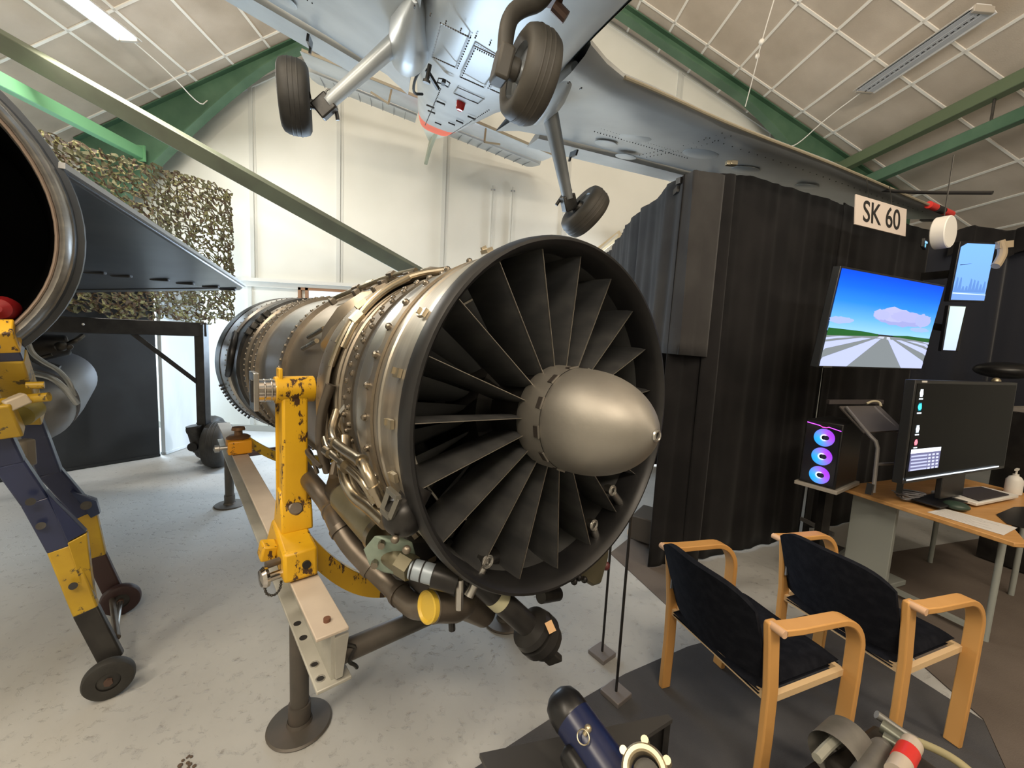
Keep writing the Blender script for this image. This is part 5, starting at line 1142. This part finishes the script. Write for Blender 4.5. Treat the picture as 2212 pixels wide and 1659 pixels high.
# computer tower with three lit fans
pcx = Vector((.80, -.60, 0)); pcz = Vector((0, 0, 1)); pcn = pcx.cross(pcz).normalized()   # front faces out along pcn
PCc = Vector((2.2532, 2.6211, 0.9911))
pcx = Vector((.53, -.85, 0)).normalized(); pcn = Vector((pcx.y, -pcx.x, 0))
PC = thing('computer_tower', 'black computer tower with three glowing rainbow fans beside the curtain', 'computer', mat=frame(PCc, pcx, pcz, pcn))
MB().box((0, 0, -.20), (.215, .44, .40)).build('case', PLASB, PC, bev=.006)
MB().box((0, -.005, .003), (.19, .40, .006)).build('front_glass', mat('glass_dark', (.012, .012, .022), .1), PC)
def fan(cy):
    pl = []; n_ = 32
    def hue(a): 
        k = .5+.5*math.cos(a-.5); return (.02+.30*k, .26*(1-k)+.04, .78)
    for r0, r1, f0, f1 in ((.015, .027, 2.2, 1.6), (.027, .060, .85, .45)):
        for i in range(n_):
            a0, a1 = 2*PI*i/n_, 2*PI*(i+1)/n_; h0, h1 = hue(a0), hue(a1)
            if f0 > 2: w0 = lambda h: tuple(min(1.6, c*1.0+.65) for c in h)
            else: w0 = lambda h: h
            pl.append(([(r0*math.cos(a0), cy+r0*math.sin(a0)), (r1*math.cos(a0), cy+r1*math.sin(a0)), (r1*math.cos(a1), cy+r1*math.sin(a1)), (r0*math.cos(a1), cy+r0*math.sin(a1))], [w0(h0), tuple(c*.75 for c in h0), tuple(c*.75 for c in h1), w0(h1)]))
    return pl
FG = glow_attr('fan_glow', 1.15)
for cy in (.115, -.015, -.145):
    f = picture('fan_ring', fan(cy), FG, PC, .0075, 0); f.location.x = .012
    MB().cyl((.012, cy, .004), (.012, cy, .010), .016, n=20).build('fan_hub', mat('hub_blue', (.03, .03, .10), .4) if cy > .1 else bpy.data.materials['hub_blue'], f); 
picture('light_strip', [([(-.095, .200), (-.02, .190), (-.02, .195), (-.095, .206)], (.75, .1, 1.2)), ([(-.02, .190), (-.005, .182), (.02, .182), (.03, .188), (.03, .193), (.018, .187), (-.003, .187), (-.02, .195)], (1.0, .08, .6)), ([(.03, .188), (.10, .174), (.10, .179), (.03, .193)], (.8, .1, 1.3))], FG, PC, .008, 0)
t = thing('tower_stand', 'low black stand with a pale front edge carrying the computer tower', 'stand', tuple(PCc))
MB().box(tuple(PCc+pcn*-.20+Vector((0, 0, -.235))), (.44, .25, .025), Matrix.Rotation(.557, 3, 'Z')).build('shelf', mat('shelf_edge', (.36, .33, .29), .5), t, world=True, bev=.003)
MB().box(tuple(PCc+pcn*-.22+Vector((0, 0, -.49))), (.06, .06, .48)).build('post', BLKM, t, world=True)
MB().box(tuple(PCc+pcn*-.22+Vector((0, 0, -.735))), (.30, .22, .03), Matrix.Rotation(.557, 3, 'Z')).build('base', BLKM, t, world=True)
MB().bar((2.713, 3.2684, 0.25), (2.7531, 2.9757, 0.25), .02, .03).build('base_edge', TL, t, world=True)
# dark domed thing and grey shelf edge behind the monitor
tag(MB().sphere((4.6592, 3.5177, 1.6087), .20, 28, 14, sq=.38).build('domed_cover', PLASB), 'glossy black domed object above the monitor at the right edge', 'cover')
t = thing('rear_desk', 'grey table edge behind the big monitor at the right edge', 'table', (5.0, 3.3, 0))
MB().box((5.0, 3.22, 1.30), (1.5, .36, .03), Matrix.Rotation(.3, 3, 'Z')).build('top', mat('grey_top', (.22, .20, .18), .5), t, world=True)
for z, m_ in ((1.02, .05), (.90, .05)): MB().box((5.0, 3.22, z), (1.45, .34, .03), Matrix.Rotation(.3, 3, 'Z')).build('shelf', mat('grey_shelf%d' % int(z*100), (.30, .29, .29), .5), t, world=True)
for dx in (-.75, .75): MB().box((5.0+dx*.95, 3.22+dx*.3, .652), (.06, .34, 1.26), Matrix.Rotation(.3, 3, 'Z')).build('leg', BLKM, t, world=True)
o = MB().sphere((4.4397, 3.3972, 1.5129), .03, 16, 8).build('knob', BRASS); tag(o, 'small brass knob under the black domed object', 'knob')
# little box on the floor by the curtain foot
tag(MB().bar((1.266, 3.3466, 0.06), (1.3226, 3.2322, 0.06), .10, .05).build('wooden_block', mat('block_tan', (.58, .40, .24), .6), bev=.004), 'small tan block lying on the brown carpet by the curtain foot', 'block')
tag(MB().bar((1.2599, 3.2343, 0.2), (1.4099, 3.1162, 0.2), .3, .2).build('floor_box', mat('box_dark', (.055, .047, .04), .7), bev=.01), 'dark box on the floor behind the curtain foot', 'box')

# ================================================================= TWO WOODEN ARMCHAIRS
def chair(t):
    W2, HB = .255, .715
    for sx in (-1, 1):
        x = sx*W2
        MB().loft([[(x-.014*1, y-.026, z), (x+.014, y-.026, z), (x+.014, y+.026, z), (x-.014, y+.026, z)] for y, z in ((-.225, 0), (-.222, .25), (-.228, .45), (-.250, .62), (-.262, HB-.02))]+[[(x-.012, -.288, HB), (x+.012, -.288, HB), (x+.012, -.244, HB), (x-.012, -.244, HB)]], True, True, True).build('rear_leg', WOOD, t, bev=.006)
        xo = x+sx*.030; w_ = .056
        path = [(-.268, .705), (-.18, .695), (-.08, .690), (.02, .685)]+[(.02+.14*math.sin(a), .545+.14*math.cos(a)) for a in [PI/2*i/9 for i in range(1, 10)]]+[(.162, .42), (.158, .20), (.150, 0)]
        secs = []
        for i, (y, z) in enumerate(path):
            a = path[max(0, i-1)]; c = path[min(len(path)-1, i+1)]; d = Vector((0, c[0]-a[0], c[1]-a[1])).normalized(); nn = Vector((0, -d.z, d.y))*.0125; p = Vector((xo, y, z)); e = Vector((w_/2, 0, 0))
            secs.append([p-e-nn, p+e-nn, p+e+nn, p-e+nn])
        MB().loft(secs, True, True, True).build('arm_leg', WOOD, t, bev=.004)
        MB().revolve((xo-.0, -.272, .703), (1, 0, 0), [(-.028, 0), (-.028, .014), (.028, .014), (.028, 0)], 16).build('arm_end', mat('beech_pink', (.66, .42, .26), .45) if 'beech_pink' not in bpy.data.materials else bpy.data.materials['beech_pink'], t)
        MB().bar((x, -.225, .405), (x, .155, .425), .020, .026).build('side_rail', WOODP, t)
    MB().bar((-W2, -.225, .40), (W2, -.225, .40), .030, .022, up=(0, 1, 0)).build('cross_rail', WOODP, t)
    MB().bar((-W2, .150, .422), (W2, .150, .422), .026, .022, up=(0, 1, 0)).build('cross_rail', WOODP, t)
    def seat(u, v):
        a, b_ = -1+2*u, -1+2*v; e = (1-abs(a)**5)*(1-abs(b_)**5)
        return (a*.225, -.03+b_*.215, .425+.012*b_+.042*max(0, e)**.4-.012*(1-a*a))
    MB().grid(seat, 20, 20).grid(lambda u, v: (-.225+.45*u, -.245+.43*v, .412+.024*(v-.5)), 2, 2).build('seat', NAVY, t, ang=60)
    def back(u, v, o):
        a = -1+2*u; z = .46+.33*v-.02*a*a*(1 if v > .5 else -1)*0+.0
        z = .455+(.350-.060*a**4)*v
        y = -.215-.105*v-.055*(1-a*a)+o*(1-.6*abs(a)**4)
        return (a*.238, y, z)
    n_ = 20; f = MB(); f.grid(lambda u, v: back(u, v, .016), n_, 10); f.grid(lambda u, v: back(u, v, -.016), n_, 10)
    rim = []
    for u, v in [(i/n_, 0) for i in range(n_)]+[(1, i/10) for i in range(10)]+[(1-i/n_, 1) for i in range(n_)]+[(0, 1-i/10) for i in range(10)]: rim.append((back(u, v, .016), back(u, v, -.016)))
    k = len(rim); f.add([p for q in rim for p in q], [(2*i, 2*i+1, (2*i+3) % (2*k), (2*i+2) % (2*k)) for i in range(k)])
    f.build('backrest', NAVY, t, ang=60)
    MB().box((-.226, -.265, .565), (.006, .014, .06)).build('side_clip', mat('clip_grey', (.22, .23, .25), .4) if 'clip_grey' not in bpy.data.materials else bpy.data.materials['clip_grey'], t)
def copy_tree(o, parent=None):
    c = o.copy(); COL.objects.link(c)
    if parent is not None: c.parent = parent; c.matrix_parent_inverse = o.matrix_parent_inverse.copy()
    for ch in list(o.children): copy_tree(ch, c)
    return c
cf = Vector((.958, .286, 0)); CRZ = math.atan2(cf.y, cf.x)-PI/2
C1 = thing('armchair', 'beech armchair with black seat nearest the engine intake, in front of the other armchair', 'chair', (1.195, 1.612, .0075), CRZ, 'wooden armchairs facing the desk')
chair(C1)
C2 = copy_tree(C1); C2.location = (1.845, 1.745, .0075); C2['label'] = 'beech armchair with black seat standing nearer the wooden desk'
# ================================================================= BARRIER POSTS
def barrier(lb, p, top, h):
    t = thing('barrier_post', lb, 'post', p, .62, 'thin barrier posts by the intake')
    MB().box((0, 0, .012), (.105, .105, .024)).build('base', mat('base_grey', (.21, .19, .185), .5, .3) if 'base_grey' not in bpy.data.materials else bpy.data.materials['base_grey'], t, bev=.003)
    MB().cyl((0, 0, .02), (0, 0, h), .0065, n=10).build('rod', BLKM, t)
barrier('thin black barrier post standing on bare concrete under the intake lip', (.651, 1.994, .0), 0, .88)
barrier('thin black barrier post standing on the dark carpet edge', (.649, 1.737, .0065), 0, .92)
# ================================================================= EXHIBITS AT THE BOTTOM EDGE
zt = .42; E0 = Vector((0.6524, 1.2114, 0.42)); EX = (Vector((0.3568, 1.0538, 0.42))-E0).normalized(); EY = Vector((-EX.y, EX.x, 0))
if EY.y < 0: EY = -EY
EB = thing('display_stand', 'low black display stand at the bottom edge carrying the blue cylinder', 'stand', (E0.x, E0.y, 0))
ep = lambda a, b_, z: E0+EX*a+EY*b_+Vector((0, 0, z-.42))
MB().prism([ep(0, 0, .405), ep(.62, 0, .405), ep(.62, .20, .405), ep(0, .02, .405)], (0, 0, .015)).build('top_plate', mat('plate_dark', (.055, .052, .05), .45, .2), EB, world=True)
for a in (.0, .60): MB().bar(ep(a+.01, .015, .008), ep(a+.01, .015, .405), .02, .02, up=(0, 1, 0)).build('leg', BLKM, EB, world=True)
MB().prism([ep(.0, .02, .008), ep(.62, .02, .008), ep(.62, .02, .405), ep(.0, .02, .405)], EY*.008).build('back_panel', BLKM, EB, world=True)
BC = thing('blue_canister', 'dark blue cylinder with black end cap and ring pull at the bottom edge', 'canister', (0.3007, 1.027, 0.5521))
b0, b1 = Vector((0.2575, 1.0547, 0.6033)), Vector((0.3479, 0.9248, 0.5586)); bd = (b1-b0).normalized()
MB().revolve(b0, bd, [(.02, .056), (.24, .056)], 40).build('body', mat('canister_blue', (.010, .016, .060), .3), BC, world=True)
MB().revolve(b0, bd, [(-.055, 0), (-.05, .03), (-.035, .048), (-.01, .056), (.02, .0575), (.024, .056)], 40).build('end_cap', PLASB, BC, world=True)
MB().bar(b0+bd*.02+Vector((-.03, -.06, -.03)), b1+Vector((-.03, -.06, -.03)), .05, .06).build('underside', PLASB, BC, world=True, bev=.02)
vd = (Vector((0, 0, 1.65))-b0.lerp(b1, .42)).normalized(); rc = b0.lerp(b1, .42)+vd*.060
o = MB().sphere(rc+vd*.004+Vector((.012, .012, .006)), .010, 14, 8).cyl(rc, rc+vd*.01+Vector((.012, .012, .006)), .006, n=10).build('ring_stud', BRASS, BC, world=True)
MB().torus(rc+vd*.008+Vector((-.004, -.006, 0)), vd+Vector((.3, .1, .2)), .016, .002, 32, 8).build('ring_pull', mat('ring_silver', (.72, .66, .5), .25, .9), BC, world=True)
FL = thing('brass_flange', 'pale brass ring flange with studs at the bottom edge below the blue cylinder', 'flange', (0.4152, 0.8772, 0.6148))
fc = Vector((0.3882, 0.8157, 0.6874)); fa_ = (Vector((0, 0, 1.65))-fc).normalized()+Vector((-.15, .1, .25)); fa_.normalize()
MB().revolve(fc, fa_, [(-.02, .050), (-.02, .034), (.012, .034), (.016, .038), (.016, .047), (.010, .052), (-.02, .052)], 40).build('ring', BRASS, FL, world=True)
u_ = fa_.orthogonal().normalized(); v_ = fa_.cross(u_); 
for k in range(6): p = fc+(u_*math.cos(k*PI/3+.4)+v_*math.sin(k*PI/3+.4))*.056; MB().cyl(p-fa_*.016, p+fa_*.012, .009, n=12).build('stud', BRASS, FL, world=True)
MB().cyl(fc-fa_*.02, fc-fa_*.05, .030, n=24).build('barrel', STEELD, FL, world=True)
# gearbox-like exhibit at bottom right
HX = thing('machine_exhibit', 'grey metal aircraft component with a red band at the bottom right edge', 'exhibit', (1.2867, 1.113, 0.3831))
GM = mat('cast_grey', (.16, .155, .14), .5, .5, (.23, .22, .20), 10)
c0, c1 = Vector((1.2107, 1.1411, 0.4244)), Vector((1.0378, 1.0476, 0.4138)); cd = (c1-c0).normalized()
MB().revolve(c0, (c1-c0), [(0, .02), (.0, .060), (.006, .068), (.12, .072)], 32).build('bowl_housing', GM, HX, world=True)
MB().tube([(1.0276, 1.0614, 0.4445), (1.0966, 1.0987, 0.4473), (1.168, 1.1266, 0.458), (1.2067, 1.1242, 0.4526)], .014, n=10).build('rim', mat('rim_grey', (.30, .30, .255), .5), HX, world=True)
MB().cyl((1.2628, 1.0904, 0.4442), (1.1014, 0.9971, 0.4407), .029, n=28).build('barrel', GM, HX, world=True); MB().sphere((1.2641, 1.0905, 0.4457), .028, 20, 10).build('barrel_end', GM, HX, world=True)
r0, r1 = Vector((1.3237, 1.0623, 0.4913)), Vector((1.1858, 0.9781, 0.49))
cy = MB().cyl(r0, r1, .026, n=28).build('cylinder', mat('cyl_pale', (.58, .50, .42), .4, .2), HX, world=True)
MB().cyl(r0.lerp(r1, .22), r0.lerp(r1, .62), .0275, n=28).build('red_band', RED, cy, world=True); MB().sphere(r0, .026, 20, 10).build('cylinder_end', bpy.data.materials['cyl_pale'], cy, world=True)
MB().cyl((1.319, 1.15, 0.4623), (1.3531, 1.0875, 0.4574), .022, n=20).cyl((1.2953, 1.1201, 0.4541), (1.3157, 1.089, 0.4555), .016, n=16).build('manifold', mat('manifold_green', (.16, .17, .14), .35, .5), HX, world=True)
MB().tube([(1.3285, 1.1809, 0.4729), (1.3487, 1.1688, 0.4632), (1.3801, 1.1455, 0.4473), (1.4127, 1.1229, 0.4385)], .013, n=12).build('manifold_pipe', mat('pipe_grey', (.25, .25, .24), .4, .5), HX, world=True)
MB().tube([(1.4095, 1.1135, 0.4437), (1.4317, 1.0736, 0.457), (1.443, 1.0337, 0.466), (1.4514, 0.9925, 0.4609)], .012, n=12).build('hose', mat('hose_khaki', (.36, .31, .17), .6), HX, world=True)
MB().tube([(1.2338, 1.1517, 0.4399), (1.2374, 1.1303, 0.4296), (1.2627, 1.1183, 0.423)], .006, n=8).tube([(1.2145, 1.1521, 0.4344), (1.2586, 1.1391, 0.4269), (1.2615, 1.1287, 0.4249)], .005, n=8).build('cable', BLKM, HX, world=True)
hb = Vector((1.283, 1.0607, 0.3634))
MB().box((hb.x, hb.y+.0, hb.z/2-.025), (.42, .34, hb.z-.07), Matrix.Rotation(.4, 3, 'Z')).build('plinth', BLKM, HX, world=True, bev=.01)
MB().box((hb.x, hb.y+.02, hb.z+.0), (.30, .20, .06), Matrix.Rotation(.4, 3, 'Z')).build('base_casting', mat('casting_dark', (.05, .045, .04), .5, .4), HX, world=True, bev=.015)
# debris spot on the slab
b = MB(); rn = random.Random(8)
for k in range(10): p = Vector((-1.083, 1.4311, 0.0))+Vector((rn.uniform(-.03, .03), rn.uniform(-.025, .025), .004)); b.sphere(p, rn.uniform(.004, .009), 8, 5, sq=.5)
tag(b.build('dirt_crumbs', mat('dirt', (.10, .07, .05), .9)), 'small brown crumbs of dirt on the concrete at the bottom left', 'dirt', kind='stuff')
